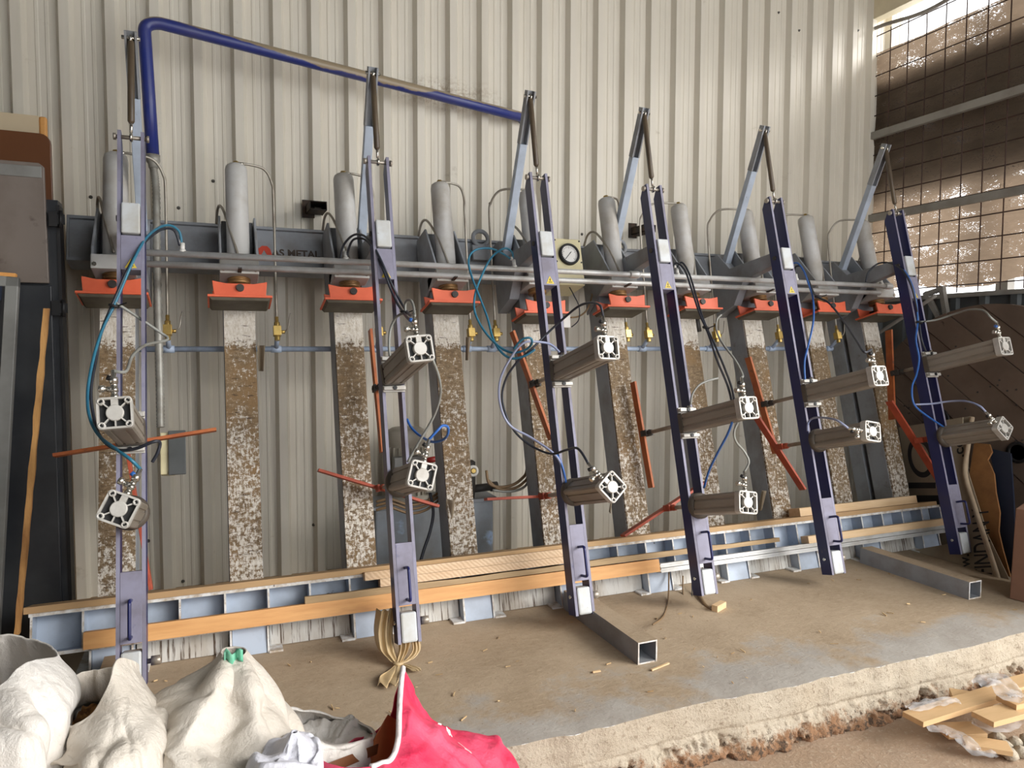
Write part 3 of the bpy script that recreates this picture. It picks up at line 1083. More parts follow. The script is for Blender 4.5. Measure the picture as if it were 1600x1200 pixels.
part('scale_marks', 'ink', dl, ticks)
part('needle', 'ink', dl, lambda b: b.bar((0.012, -0.0145, 0.190), (-0.028, -0.0145, 0.146), 0.003, 0.001, side=(1, 0, -1)))
for sx in (-1, 1):
    for z in (0.012, 0.135, 0.26):
        part('screw', 'dark', g, lambda b: b.cyl((0, 0, 0), (0, -0.003, 0), 0.005, seg=8), 'gscrew', loc=(sx * 0.076, 0, z))

# steel wall stays
for i, (x0, z0, x1, lab) in enumerate(((0.862, 1.915, 0.95, 'left rusty open steel tube stay between wall and press beam'), (2.90, 1.925, 2.985, 'right rusty open steel tube stay between wall and press beam, behind a blue arm'))):
    mb = MB()
    w, hh, t_ = x1 - x0, 0.045, 0.004
    for a in ((x0, x1, z0, z0 + t_), (x0, x1, z0 + hh - t_, z0 + hh), (x0, x0 + t_, z0, z0 + hh), (x1 - t_, x1, z0, z0 + hh)):
        mb.box(a[0], a[1], 0.66, WALL - 0.002, a[2], a[3])
    st = thing('wall_stay', lab, 'bracket', (x0, 0.66, z0), (0, 0, 0))
    part('tube', 'rust', st, mb=MB().add([tuple(Vector(p) - Vector((x0, 0.66, z0))) for p in mb.v], mb.f, 0))
    part('wall_plate', 'rust', st, lambda b: b.box(-0.02, w * 0.5, WALL - 0.66 - 0.046, WALL - 0.66 - 0.038, -0.02, 0.075))

# ================================================================== press arms
for i, ax in enumerate(AX):
    a = thing('swing_clamp', 'navy swing down clamp with handle and warning sticker, %s of six' % ORD6[i], 'clamp', W(ax, -0.40, -0.10), LEAN, 'navy swing clamps')
    Z = 0.10
    for s in (-1, 1):
        sb = part('side_bar', ['navy', 'lilac'], a, lambda b: b.prism([(-0.07, 0.0), (0.0, 0.0), (0.0, 2.06), (-0.035, 2.11), (-0.07, 2.11)], 0, -0.0065, 0.0065, [0, 0, 0, 0, 0, 0, 1]), 'armbar', loc=(s * 0.0415, 0, 0))  # front face takes the paler slot, its light put into the colour
        part('bolt_head', 'dark', sb, lambda b: b.cyl((0.0, -0.035, 1.75), (-0.013, -0.035, 1.75), 0.012, seg=10), 'armbolt')
        if s < 0:
            part('bolt_head', 'chrome', sb, lambda b: b.cyl((0.0, -0.035, 0.08), (-0.012, -0.035, 0.08), 0.008, seg=8), 'armbolt2')
    part('top_pin', 'rod', a, lambda b: (b.cyl((-0.062, -0.055, 2.088), (0.062, -0.055, 2.088), 0.008, seg=10), b.cyl((-0.064, -0.055, 2.088), (-0.054, -0.055, 2.088), 0.014, seg=8), b.cyl((0.054, -0.055, 2.088), (0.064, -0.055, 2.088), 0.014, seg=8)), 'armpin')
    part('upper_block', 'block', a, lambda b: b.box(-0.033, 0.033, -0.082, 0.0, 1.675, 1.80), 'armblk', 0.006)
    up = part('upper_plate', 'lilac', a, lambda b: b.box(-0.0345, 0.0345, -0.0705, -0.005, 1.528, 1.668), 'armup', 0.001)
    stk = part('warning_sticker', 'yellow', up, lambda b: b.prism([(-0.021, 1.535), (0.021, 1.535), (0.0, 1.574)], 1, -0.0718, -0.0704), 'stick')
    part('warning_symbol', 'ink', stk, lambda b: (b.prism([(-0.009, 1.541), (0.010, 1.541), (0.011, 1.544), (-0.008, 1.544)], 1, -0.0722, -0.0716), b.prism([(0.001, 1.563), (-0.004, 1.551), (0.0, 1.551), (-0.002, 1.544), (0.005, 1.554), (0.001, 1.554), (0.004, 1.563)], 1, -0.0722, -0.0716)), 'sticksym')
    lp_ = part('lower_plate', 'lilac', a, lambda b: b.box(-0.0345, 0.0345, -0.0705, -0.004, 0.148, 0.395), 'armlow', 0.001)
    hd = part('handle', 'navy', a, lambda b: b.tube([(0.0, -0.07, 0.295), (0.0, -0.115, 0.297), (0.0, -0.124, 0.29), (0.0, -0.126, 0.278), (0.0, -0.126, 0.187), (0.0, -0.124, 0.175), (0.0, -0.115, 0.168), (0.0, -0.07, 0.17)], 0.0062, 8, k=3), 'handle')
    part('lower_block', 'block', a, lambda b: b.box(-0.033, 0.033, -0.076, 0.0, 0.002, 0.12), 'armlblk', 0.008)
    part('locking_roller', 'rod', a, lambda b: b.lathe((0.048, -0.03, 0.075), (1, 0, 0), [(0, 0.009), (0.012, 0.009), (0.012, 0.017), (0.042, 0.017), (0.044, 0.014)], 14), 'armroll')
    gs = thing('gas_spring', 'dusty brown gas spring above the navy clamp %s of six' % ORD6[i], 'gas spring', W(ax, -0.455, 1.99), LEAN, 'gas springs above the clamps')
    part('body', 'spring', gs, lambda b: b.lathe((0, -0.012, 0.425), (0, 0.012, -0.39), [(0, 0.009), (0.01, 0.0135), (0.355, 0.0135), (0.365, 0.008)], 14), 'gsbody')
    part('piston_rod', 'chrome', gs, lambda b: b.cyl((0, -0.001, 0.075), (0, 0.0, 0.02), 0.006, seg=8), 'gsrod')
    for hz in (0.43, 0.0):
        part('eye_end', 'chrome', gs, lambda b: b.torus((0, 0, 0), (1, 0, 0), 0.0135, 0.0055, seg=14, sub=8), 'gseye', loc=(0, -0.012 if hz else 0, hz))

# ================================================================== pneumatic cylinders
def cap_outline(h, r, k=4):
    out = []
    for cx, cy, a0 in ((h - r, h - r, 0), (-h + r, h - r, 90), (-h + r, -h + r, 180), (h - r, -h + r, 270)):
        for q in range(k + 1):
            a = math.radians(a0 + 90 * q / k)
            out.append((cx + r * math.cos(a), cy + r * math.sin(a)))
    return out


def barrel_outline():
    h = 0.0455
    out = []
    side = [(-0.040, 0), (-0.026, 0), (-0.024, -0.004), (-0.017, -0.004), (-0.015, 0), (0.015, 0), (0.017, -0.004), (0.024, -0.004), (0.026, 0), (0.040, 0)]
    for k in range(4):
        a = math.pi / 2 * k
        for u, v in side:
            x, y = u, -(h + v)
            out.append((x * math.cos(a) - y * math.sin(a), x * math.sin(a) + y * math.cos(a)))
    return out


PNEU = [  # arm, upper?, t, roll (clockwise), bar vector (x,t), bar n
    (0, 1, 0.795, -3, (0.60, 0.078), -0.20), (0, 0, 0.502, 26, (0.085, -0.57), -0.20),
    (1, 1, 1.001, -5, (0.02, -0.585), -0.122), (1, 0, 0.542, 17, (0.562, -0.213), -0.07),
    (2, 1, 1.004, 2, (0.148, -0.537), -0.141), (2, 0, 0.440, -41, (0.60, -0.02), -0.122),
    (3, 1, 0.731, 0, (0.03, -0.56), -0.06), (3, 0, 0.322, 9, (0.52, 0.222), -0.187),
    (4, 1, 0.862, 0, (0.094, -0.576), -0.10), (4, 0, 0.602, -80, (0.29, -0.49), -0.162),
    (5, 1, 1.013, 0, (-0.12, -0.59), -0.202), (5, 0, 0.576, -45, (0.31, -0.52), -0.28)]
CAPO = cap_outline(0.05, 0.012)
CAPI = cap_outline(0.0435, 0.009)


def end_cap(b):
    # frame rim
    n = len(CAPO)
    vs = []
    for (o, y) in ((CAPO, -0.004), (CAPO, -0.036), (CAPI, -0.036), (CAPI, -0.014)):
        vs += [(p[0], y, p[1]) for p in o]
    fs = []
    for k in range(3):
        fs += [(k * n + i, k * n + (i + 1) % n, (k + 1) * n + (i + 1) % n, (k + 1) * n + i) for i in range(n)]
    b.add(vs, fs, 0)
    b.prism(CAPI, 1, -0.002, -0.016, 1)
    for k in range(4):
        a = math.radians(45 + 90 * k)
        d = Vector((math.cos(a), 0, math.sin(a)))
        b.bar(d * 0.02 + Vector((0, -0.026, 0)), d * 0.05 + Vector((0, -0.024, 0)), 0.0042, 0.016, side=(0, 1, 0).__class__((-d.z, 0, d.x)), m=0)
    b.bar(Vector((0, -0.025, 0.02)), Vector((0, -0.025, 0.044)), 0.020, 0.018, m=0)
    b.bar(Vector((0, -0.026, -0.02)), Vector((0, -0.026, -0.044)), 0.004, 0.016, m=0)


for k, (ai, up, t, roll, bv, bn) in enumerate(PNEU):
    L = 0.465 if up else 0.368
    c = thing('pneumatic_cylinder', '%s aluminium pneumatic cylinder on the navy clamp %s of six' % ('upper' if up else 'lower', ORD6[ai]), 'pneumatic cylinder', W(AX[ai], -0.47, t), LEAN, 'pneumatic cylinders on the clamps')
    rr = (0, math.radians(roll), 0)
    LB = L - 0.036
    part('barrel', 'barrel', c, lambda b: b.prism(barrel_outline(), 1, -0.028, -LB), 'pbar%d' % up, rot=rr)
    ec = part('end_cap', ['alu', 'black'], c, end_cap, 'pcap', loc=(0, -LB, 0), rot=rr)
    part('hub', 'alu', ec, lambda b: b.lathe((0, -0.014, 0), (0, -1, 0), [(0, 0.0255), (0.021, 0.0255), (0.023, 0.023)], 24), 'phub')
    for sx in (-1, 1):
        for sz in (-1, 1):
            bs = part('corner_boss', 'alu', ec, lambda b: b.lathe((0, -0.004, 0), (0, -1, 0), [(0, 0.011), (0.033, 0.011), (0.033, 0.006), (0.026, 0.006)], 12, caps=False), 'pboss', loc=(sx * 0.038, 0, sz * 0.038))
            part('socket_screw', 'black', bs, lambda b: b.lathe((0, -0.02, 0), (0, -1, 0), [(0, 0.006), (0.010, 0.006)], 8), 'psock')
    if up:
        part('front_cap', 'barrel_dark', c, lambda b: b.prism(CAPO, 1, 0.0, -0.03), 'pfront', rot=rr)
        for s in (-1, 1):
            mp = part('mounting_bracket', 'alu', c, lambda b: (b.box(-0.047, 0.047, -0.03, 0.02, -0.008, 0.008), b.box(-0.047, 0.047, -0.012, -0.001, -0.014, 0.014)), 'pmnt', 0.002, loc=(0, 0, s * 0.064))
            part('bracket_bolt', 'black', mp, lambda b: b.cyl((0, -0.012, 0), (0, -0.017, 0), 0.009, seg=10), 'pmntb', loc=(0, -0.018, 0))
    else:
        part('swivel_collar', 'barrel_dark', c, lambda b: b.lathe((0, 0.002, 0), (0, -1, 0), [(0, 0.05), (0.006, 0.063), (0.022, 0.063), (0.034, 0.052)], 28), 'pswiv', rot=rr)
    nb = bn + 0.47
    m2 = MB().cyl((0, 0.0, 0), (0, nb - 0.06, 0), 0.0105, seg=14)
    part('piston_rod', 'rod', c, mb=m2)
    cl = part('clevis', 'dark' if up else 'bar_red', c, lambda b: (b.lathe((0, -0.085, 0), (0, 1, 0), [(0, 0.013), (0.02, 0.017), (0.034, 0.017)], 6), b.box(-0.022, -0.012, -0.055, 0.0, -0.016, 0.016), b.box(0.012, 0.022, -0.055, 0.0, -0.016, 0.016), b.cyl((-0.026, -0.018, 0), (0.026, -0.018, 0), 0.008, seg=10)), 'pclev%d' % up, loc=(0, nb - 0.012, 0))
    d = Vector((bv[0], 0, bv[1])).normalized() * 0.295
    m2 = MB()
    m2.bar(-d, d, 0.013, 0.048, side=(d.z, 0, -d.x))
    pbm = part('pressure_bar', 'bar_orange' if up else 'bar_red', c, mb=m2, loc=(0, nb + 0.005, 0), bevel=0.001)
    # elbow fitting with flow valve on top of the end cap
    ft = part('air_fitting', 'chrome', c, lambda b: (b.lathe((0, 0, 0.048), (0, 0, 1), [(0, 0.011), (0.012, 0.011), (0.012, 0.009), (0.022, 0.009), (0.022, 0.012), (0.034, 0.012), (0.034, 0.010), (0.05, 0.010), (0.05, 0.0125), (0.068, 0.0125), (0.07, 0.007), (0.092, 0.007)], 10)), 'pfit', loc=(0, -LB - 0.014, 0), rot=rr)
    part('flow_valve', 'chrome', ft, lambda b: b.lathe((0, 0, 0.078), (-1, 0, 0.12), [(0, 0.009), (0.02, 0.009), (0.02, 0.007), (0.028, 0.007), (0.028, 0.012), (0.042, 0.012), (0.044, 0.008)], 10), 'pflow')
    part('valve_knob', 'hose_blue' if k in (1, 2, 10) else 'black', ft, lambda b: b.lathe((-0.004, 0, 0.112), (-1, 0, 0.4), [(0, 0.008), (0.016, 0.008)], 8), 'pknob%d' % (1 if k in (1, 2, 10) else 0))
    if up:
        part('port_elbow', 'chrome', c, lambda b: b.cyl((0.012, -0.02, 0.048), (0.012, -0.02, 0.085), 0.009, seg=8), 'pport', rot=rr)

# ================================================================== hoses
def fitting_tip(k):
    """upper end of the air fitting on pneumatic cylinder k"""
    ai, up, t, roll, bv, bn = PNEU[k]
    a = math.radians(roll)
    L = 0.465 if up else 0.368
    return W(AX[ai] + 0.138 * math.sin(a), -0.47 - (L - 0.036) - 0.014, t + 0.138 * math.cos(a))


def hose(pts, mat, label, r=0.0055, name='air_hose', cat='hose', group='air hoses of the press', k=6, tip0=None, tip1=None):
    P = [atN(x, y, n) for x, y, n in pts]
    if tip0 is not None:
        P = [fitting_tip(tip0)] + P[1:]
    if tip1 is not None:
        P = P[:-1] + [fitting_tip(tip1)]
    mb = MB().tube(P, r, 8, k=k)
    return solo(name, mat, mb, label, cat, group, origin=P[-1])


hose([(284, 382, -.22), (280, 362, -.24), (265, 352, -.28), (246, 357, -.36), (226, 375, -.46), (206, 412, -.50), (190, 450, -.50), (176, 482, -.50), (160, 515, -.52), (146, 560, -.56), (137, 612, -.6), (140, 652, -.64), (156, 682, -.7), (182, 702, -.8), (204, 718, -.84), (214, 742, -.84)], 'hose_teal', 'long teal hose looping left of the leftmost clamp', tip1=1)
hose([(281, 384, -.22), (273, 361, -.24), (258, 357, -.28), (240, 366, -.36), (220, 386, -.46), (200, 420, -.50), (184, 456, -.50), (172, 484, -.50), (158, 520, -.51), (150, 560, -.53), (142, 610, -.57), (146, 650, -.6), (153, 675, -.66), (165, 692, -.72), (185, 703, -.80), (212, 701, -.86), (240, 690, -.88), (250, 692, -.86), (246, 708, -.85), (238, 722, -.84)], 'hose_black', 'black hose crossing under the upper cylinder of the leftmost clamp')
hose([(181, 473, -.50), (210, 492, -.46), (250, 519, -.40), (262, 528, -.4), (256, 533, -.42), (228, 539, -.55), (207, 556, -.75), (197, 580, -.90), (196, 600, -.93)], 'hose_gray', 'gray hose bent sharply beside the leftmost brass valve', tip1=0)
hose([(532, 404, -.22), (536, 385, -.24), (548, 370, -.28), (562, 366, -.34), (578, 376, -.42), (592, 400, -.48), (610, 440, -.49), (628, 475, -.5), (640, 492, -.7), (652, 496, -.9)], 'hose_black', 'outer black hose arching over the second clamp from the left', tip1=2)
hose([(542, 404, -.22), (545, 388, -.24), (553, 374, -.28), (570, 374, -.34), (585, 392, -.44), (600, 425, -.49), (616, 465, -.5), (630, 488, -.6), (640, 500, -.85), (650, 505, -.92)], 'hose_black', 'inner black hose arching over the second clamp from the left')
hose([(634, 488, -.6), (620, 495, -.54), (610, 515, -.5), (608, 545, -.5), (611, 565, -.49)], 'hose_gray', 'short gray hose down the second clamp to its upper cylinder')
hose([(633, 487, -.6), (634, 472, -.62), (641, 469, -.7), (646, 478, -.8), (648, 494, -.92)], 'hose_gray', 'small gray hose loop on the valve of the second clamp')
hose([(676, 562, -.86), (686, 590, -.8), (688, 618, -.72), (677, 652, -.62), (655, 690, -.55), (637, 722, -.5)], 'hose_gray', 'gray hose hanging between the two cylinders of the second clamp')
hose([(680, 683, -.83), (684, 672, -.83), (692, 665, -.82), (700, 668, -.8), (699, 680, -.76), (690, 688, -.7), (674, 690, -.62), (655, 680, -.5), (642, 667, -.45), (636, 655, -.42)], 'hose_blue', 'bright blue hose looped above the lower cylinder of the second clamp', tip0=3)
hose([(801, 404, -.22), (800, 394, -.23), (788, 388, -.25), (768, 402, -.28), (752, 432, -.3), (742, 462, -.33), (742, 488, -.36), (756, 516, -.4), (778, 540, -.45), (800, 551, -.5), (822, 546, -.55), (831, 536, -.6), (828, 528, -.62), (815, 531, -.6), (803, 545, -.56)], 'hose_teal', 'teal hose with a large loop beside the fourth column')
hose([(797, 404, -.22), (785, 396, -.24), (765, 388, -.26), (742, 391, -.28), (732, 406, -.3), (737, 432, -.32), (750, 466, -.34), (762, 498, -.38), (770, 528, -.42), (783, 550, -.47), (800, 560, -.5), (820, 556, -.54), (836, 546, -.56)], 'hose_teal', 'second teal hose crossing the loop beside the fourth column')
hose([(943, 490, -.95), (938, 478, -.92), (925, 473, -.85), (905, 478, -.75), (880, 498, -.62), (855, 521, -.56), (832, 544, -.55), (806, 568, -.5), (789, 596, -.45), (785, 628, -.42), (800, 668, -.4), (826, 694, -.42), (860, 709, -.5), (885, 703, -.62), (903, 701, -.75), (912, 706, -.83)], 'hose_black', 'long dark hose hanging left of the third clamp', tip0=4, tip1=5)
hose([(874, 550, -.52), (860, 538, -.54), (838, 534, -.56), (818, 536, -.56), (800, 556, -.52), (782, 592, -.46), (781, 630, -.43), (796, 664, -.41), (830, 684, -.44), (862, 706, -.5), (876, 724, -.5), (882, 752, -.49)], 'hose_lilac', 'pale lilac hose hanging left of the third clamp')
hose([(868, 708, -.48), (876, 722, -.5), (881, 738, -.5), (884, 754, -.49)], 'hose_blue', 'short blue hose into the lower cylinder of the third clamp')
hose([(1053, 428, -.22), (1052, 416, -.23), (1058, 411, -.25), (1070, 422, -.3), (1080, 450, -.36), (1093, 490, -.42), (1106, 520, -.48), (1120, 562, -.6), (1136, 600, -.78), (1143, 625, -.85)], 'hose_black', 'left black hose running down beside the third clamp from the right')
hose([(1058, 428, -.22), (1060, 414, -.23), (1067, 411, -.25), (1077, 428, -.3), (1087, 460, -.36), (1100, 502, -.42), (1115, 535, -.5), (1130, 570, -.62), (1142, 602, -.8), (1147, 625, -.88)], 'hose_black', 'right black hose running down beside the third clamp from the right')
hose([(1127, 492, -.5), (1120, 500, -.5), (1120, 518, -.52), (1130, 538, -.6), (1148, 562, -.75), (1160, 585, -.88), (1163, 602, -.93)], 'hose_gray', 'pale gray hose curling to the upper cylinder valve of the third clamp from the right', tip1=6)
hose([(1144, 660, -.86), (1136, 680, -.8), (1122, 706, -.7), (1108, 735, -.58), (1100, 762, -.49)], 'hose_blue', 'blue hose between the two cylinders of the third clamp from the right')
hose([(1153, 660, -.88), (1147, 675, -.86), (1150, 690, -.84), (1163, 706, -.83), (1170, 722, -.83), (1170, 738, -.83)], 'hose_gray', 'gray hose bending above the lower cylinder of the third clamp from the right', tip1=7)
hose([(1079, 632, -.5), (1082, 616, -.5), (1092, 602, -.5), (1106, 595, -.5), (1122, 591, -.5)], 'hose_gray', 'loose gray hose end sticking out beside the third clamp from the right')
hose([(1238, 424, -.22), (1237, 414, -.24), (1246, 411, -.28), (1256, 424, -.33), (1264, 446, -.4), (1270, 466, -.46), (1271, 500, -.5), (1264, 535, -.5), (1257, 565, -.49), (1258, 596, -.49)], 'hose_blue', 'blue hose running down to the upper cylinder of the second clamp from the right')
hose([(1242, 426, -.22), (1243, 417, -.24), (1252, 417, -.28), (1262, 434, -.36), (1270, 455, -.44), (1277, 464, -.5), (1296, 474, -.58), (1318, 502, -.7), (1338, 532, -.85), (1350, 550, -.93), (1356, 566, -.94)], 'hose_black', 'black hose to the upper cylinder end of the second clamp from the right', tip1=8)
hose([(1262, 674, -.49), (1263, 660, -.5), (1272, 653, -.55), (1290, 653, -.66), (1308, 657, -.78), (1318, 660, -.8)], 'hose_lilac', 'short pale hose over the lower cylinder of the second clamp from the right', tip1=9)
hose([(1353, 441, -.22), (1357, 425, -.24), (1372, 412, -.28), (1390, 411, -.36), (1408, 420, -.46), (1422, 442, -.5), (1430, 470, -.5), (1436, 503, -.5), (1440, 530, -.5), (1448, 552, -.49)], 'hose_black', 'outer dark hose arching onto the rightmost clamp')
hose([(1369, 436, -.22), (1373, 424, -.24), (1382, 413, -.28), (1398, 411, -.38), (1414, 424, -.47), (1426, 448, -.5), (1432, 475, -.5), (1434, 503, -.5), (1431, 530, -.5), (1436, 560, -.5), (1432, 585, -.5), (1425, 605, -.5), (1428, 631, -.5), (1446, 648, -.5), (1476, 668, -.49)], 'hose_blue', 'blue hose running down the whole rightmost clamp')
hose([(1437, 503, -.5), (1462, 500, -.56), (1490, 491, -.66), (1515, 484, -.78), (1536, 485, -.88), (1548, 496, -.93), (1555, 512, -.94)], 'hose_gray', 'gray hose arching to the end of the upper cylinder of the rightmost clamp', tip1=10)
hose([(1429, 632, -.5), (1455, 631, -.55), (1485, 627, -.63), (1510, 627, -.73), (1530, 634, -.8), (1540, 642, -.83)], 'hose_lilac', 'pale hose reaching to the lower cylinder of the rightmost clamp', tip1=11)
# gauge wiring
hose([(890, 449, -.04), (897, 462, -.08), (905, 480, -.1), (904, 500, -.08), (893, 511, -.04)], 'hose_black', 'thin black wire below the gauge box', 0.003, 'wire', 'wire', 'wiring below the gauge box')
hose([(926, 440, .1), (925, 462, .06), (917, 484, .0), (905, 494, -.04), (892, 496, -.06)], 'hose_brown', 'brown cable looping from the gauge box to its white connector', 0.005, 'wire', 'wire', 'wiring below the gauge box')
p = atN(886, 502, -0.05)
solo('connector_block', 'white', MB().box(p.x - 0.022, p.x + 0.022, p.y, p.y + 0.03, p.z - 0.035, p.z + 0.035), 'small white connector block under the gauge box', 'connector', bevel=0.004)
p0_, p1_ = atN(1087, 492, .05), atN(1092, 518, .05)
solo('rubber_sleeve', 'dark', MB().cyl(p1_, p0_, 0.017, seg=14), 'short dark rubber sleeve hanging right of the seventh column', 'sleeve')
# ties that bundle the hoses
for x, y, n, lab in ((178, 478, -.505, 'black tie bundling hoses at the leftmost clamp'), (632, 488, -.6, 'black tie bundling hoses at the second clamp'), (1278, 464, -.49, 'black tie bundling hoses at the second clamp from the right'), (1436, 504, -.505, 'black tie bundling hoses at the rightmost clamp'), (1103, 512, -.46, 'black tie bundling hoses at the third clamp from the right')):
    p = atN(x, y, n)
    mb = MB().torus(p, (0.3, 0, 1), 0.014, 0.006, seg=14, sub=6)
    mb.bar(p + Vector((0.014, -0.01, 0)), p + Vector((0.045, -0.02, 0.012)), 0.005, 0.003)
    solo('cable_tie', 'black', mb, lab, 'cable tie', 'black hose ties', origin=p)

# ================================================================== blue pipe and conduit on the left
pA, pB = atY(239, 246, 0.575), atY(226, 52, 0.56)
pC, pD = atY(252, 37, 0.57), atY(815, 183, 0.775)
bp = thing('blue_pipe', 'thick dusty blue pipe rising at the left and running along the wall', 'pipe', pA, (0, 0, 0))
arc = [pA, pA.lerp(pB, 0.5), pB]
ctl = Vector((pB.x, pB.y, pC.z)) + (pB - pA).normalized() * 0.0
for q in range(1, 16):
    u = q / 16
    arc.append((1 - u) ** 2 * pB + 2 * u * (1 - u) * atY(224, 33, 0.563) + u * u * pC)
arc += [pC, pC.lerp(pD, 0.33), pC.lerp(pD, 0.66), pD, pD + Vector((0.02, 0.03, -0.006))]
part('pipe_run', 'bigpipe', bp, mb=MB().add(*(lambda t: ([Vector(v) - pA for v in t.v], t.f, 0, True))(MB().tube(arc, 0.0285, 20, k=1))))
part('end_fitting', 'conduit', bp, lambda b: b.lathe((0, 0, 0.012), (0.0, 0.0, -1), [(0, 0.031), (0.03, 0.031), (0.045, 0.022), (0.062, 0.02)], 16))
cpts = [pA + Vector((0.0, 0, -0.04)), atN(244, 300, 0.06), atN(245, 400, 0.05), atN(248, 520, 0.06), atN(250, 600, 0.08), atN(251, 668, 0.09)]
P = spline(cpts, 24)
mb = MB().tube(P, 0.0165, 10, k=1, ripple=0.09)
solo('flexible_conduit', 'conduit', mb, 'gray ribbed flexible conduit hanging from the blue pipe', 'conduit', origin=P[-1])
jb = thing('switch_box', 'dark faced switch box with a cream back at the end of the conduit', 'switch box', W(0.225, 0.09, 0.70))
part('back_box', 'cream', jb, lambda b: b.box(-0.065, -0.005, -0.03, 0.05, -0.02, 0.165), bevel=0.004, rot=(0, 0, 0))
part('cover', 'lowwall', jb, lambda b: b.box(-0.032, 0.038, -0.045, -0.03, -0.025, 0.17), bevel=0.003)

# ================================================================== boards
def board(x0, x1, n0, n1, t0, t1, mat, label, group='boards along the base beam', tilt=0.0, wane=False):
    L = x1 - x0
    mb = MB()
    N = 40
    vs = []

    def fn(i, j):
        u = i / (N - 1)
        q = [(n0, t0), (n1, t0), (n1, t1), (n0, t1)][j % 4]
        dz = tilt * (u - 0.5) * L
        t = q[1] + dz
        if wane and j in (2, 3):
            t += -0.012 * (0.5 + noise.noise((u * 9, 1.3, 0))) * max(0.0, min(1.0, 4 * u))
        return (L * u, q[0] - n0, t - t0)
    rows = [[fn(i, j) for i in range(N)] for j in range(4)]
    vs = [p for r in rows for p in r]
    fs = []
    for j in range(4):
        k = (j + 1) % 4
        for i in range(N - 1):
            fs.append((j * N + i, j * N + i + 1, k * N + i + 1, k * N + i))
    fs += [(0, N, 2 * N, 3 * N), (N - 1, 4 * N - 1, 3 * N - 1, 2 * N - 1)]
    mb.add(vs, fs, 0)
    return solo('board', mat, mb, label, 'board', group, origin=W(x0, n0, t0), rot=LEAN)


board(-0.29, 4.60, -0.158, -0.004, 0.1705, 0.195, 'dust_wood', 'full length dusty board lying on top of the base beam')
board(-0.088, 2.47, -0.205, -0.154, 0.014, 0.077, 'pine_orange', 'long orange pine board with two nail holes in front of the base beam', tilt=-0.004)
board(0.72, 3.27, -0.20, -0.155, 0.078, 0.108, 'pine_olive', 'dusty olive pine board with a rough right half, on the long orange board', wane=True)
board(1.04, 2.03, -0.20, -0.156, 0.109, 0.142, 'pine_pale', 'lower of two pale end grain boards left of the third clamp')
board(0.975, 1.98, -0.20, -0.156, 0.143, 0.178, 'pine_pale', 'upper of two pale end grain boards left of the third clamp')
board(3.52, 4.48, -0.12, -0.03, 0.196, 0.243, 'pine_light', 'short light pine board lying on the base beam at its right end')
board(3.46, 4.62, -0.215, -0.156, 0.048, 0.088, 'pine_light', 'light pine board resting on the white rails at the right end', tilt=0.0)
for j, (t0, lab) in enumerate(((0.026, 'upper long white aluminium rail along the right half of the base'), (0.002, 'lower long white aluminium rail along the right half of the base'))):
    mb = MB()
    mb.box(0, 2.16, 0, 0.05, 0, 0.007)
    mb.box(0, 2.16, 0.006, 0.05, 0.007, 0.014)
    mb.box(0, 2.16, 0, 0.05, 0.014, 0.021)
    solo('aluminium_rail', 'pipe', mb, lab, 'rail', 'white aluminium rails', origin=W(2.475, -0.205, t0), rot=LEAN)

# square floor tubes
for x0, x1, lab in ((1.925, 2.015, 'middle square steel floor tube with open end pointing forward'), (3.865, 3.955, 'right square steel floor tube with open end pointing forward'), (-0.02, 0.07, 'left square steel floor tube hidden behind the sacks')):
    w = x1 - x0
    yf = -0.845
    tb = thing('floor_tube', lab, 'steel tube', (x0, yf, ZF), (0, 0, 0), 'square floor tubes under the press')
    t_ = 0.006

    def tubefn(b, w=w, t_=t_):
        o = [(0, 0), (w, 0), (w, w), (0, w)]
        i_ = [(t_, t_), (w - t_, t_), (w - t_, w - t_), (t_, w - t_)]
        Ld = 0.66
        vs = [(p[0], 0, p[1]) for p in o] + [(p[0], Ld, p[1]) for p in o] + [(p[0], 0, p[1]) for p in i_] + [(p[0], Ld, p[1]) for p in i_]
        fs = [(k, (k + 1) % 4, 4 + (k + 1) % 4, 4 + k) for k in range(4)] + [(8 + k, 12 + k, 12 + (k + 1) % 4, 8 + (k + 1) % 4) for k in range(4)]
        b.add(vs, fs, [0, 0, 2, 0, 0, 0, 0, 0])
        b.add(vs, [(k, 8 + k, 8 + (k + 1) % 4, (k + 1) % 4) for k in range(4)] + [(4 + k, 4 + (k + 1) % 4, 12 + (k + 1) % 4, 12 + k) for k in range(4)], 1)
    part('tube', ['gray', 'chip_edge', 'platform'], tb, tubefn)

# ================================================================== hydraulic power unit behind the columns
hp = thing('hydraulic_power_unit', 'blotchy blue gray oil tank with motor behind the third and fourth columns', 'hydraulic unit', (1.15, 0.30, ZF), (0, 0, 0))
part('tank', 'tank', hp, lambda b: b.box(0.0, 0.66, 0.16, 0.42, 0.0, 0.41), bevel=0.01)
part('lid', 'gray', hp, lambda b: b.box(-0.015, 0.68, 0.145, 0.43, 0.41, 0.425))
part('motor', 'motor', hp, lambda b: b.lathe((0.20, 0.29, 0.43), (0, 0, 1), [(0, 0.12), (0.02, 0.12), (0.02, 0.098), (0.30, 0.098), (0.31, 0.105), (0.375, 0.105), (0.39, 0.08)], 28))
for q in range(20):
    a = 2 * math.pi * q / 20
    part('cooling_fin', 'motor', hp, lambda b: b.box(0.095, 0.110, -0.002, 0.002, 0.46, 0.72), 'fin', loc=(0.20, 0.29, 0), rot=(0, 0, a))
part('terminal_box', 'frame_gray', hp, lambda b: b.box(0.10, 0.26, 0.15, 0.20, 0.56, 0.68), bevel=0.004)
part('valve_block', 'gray', hp, lambda b: b.box(0.36, 0.44, 0.18, 0.28, 0.425, 0.60), bevel=0.004)
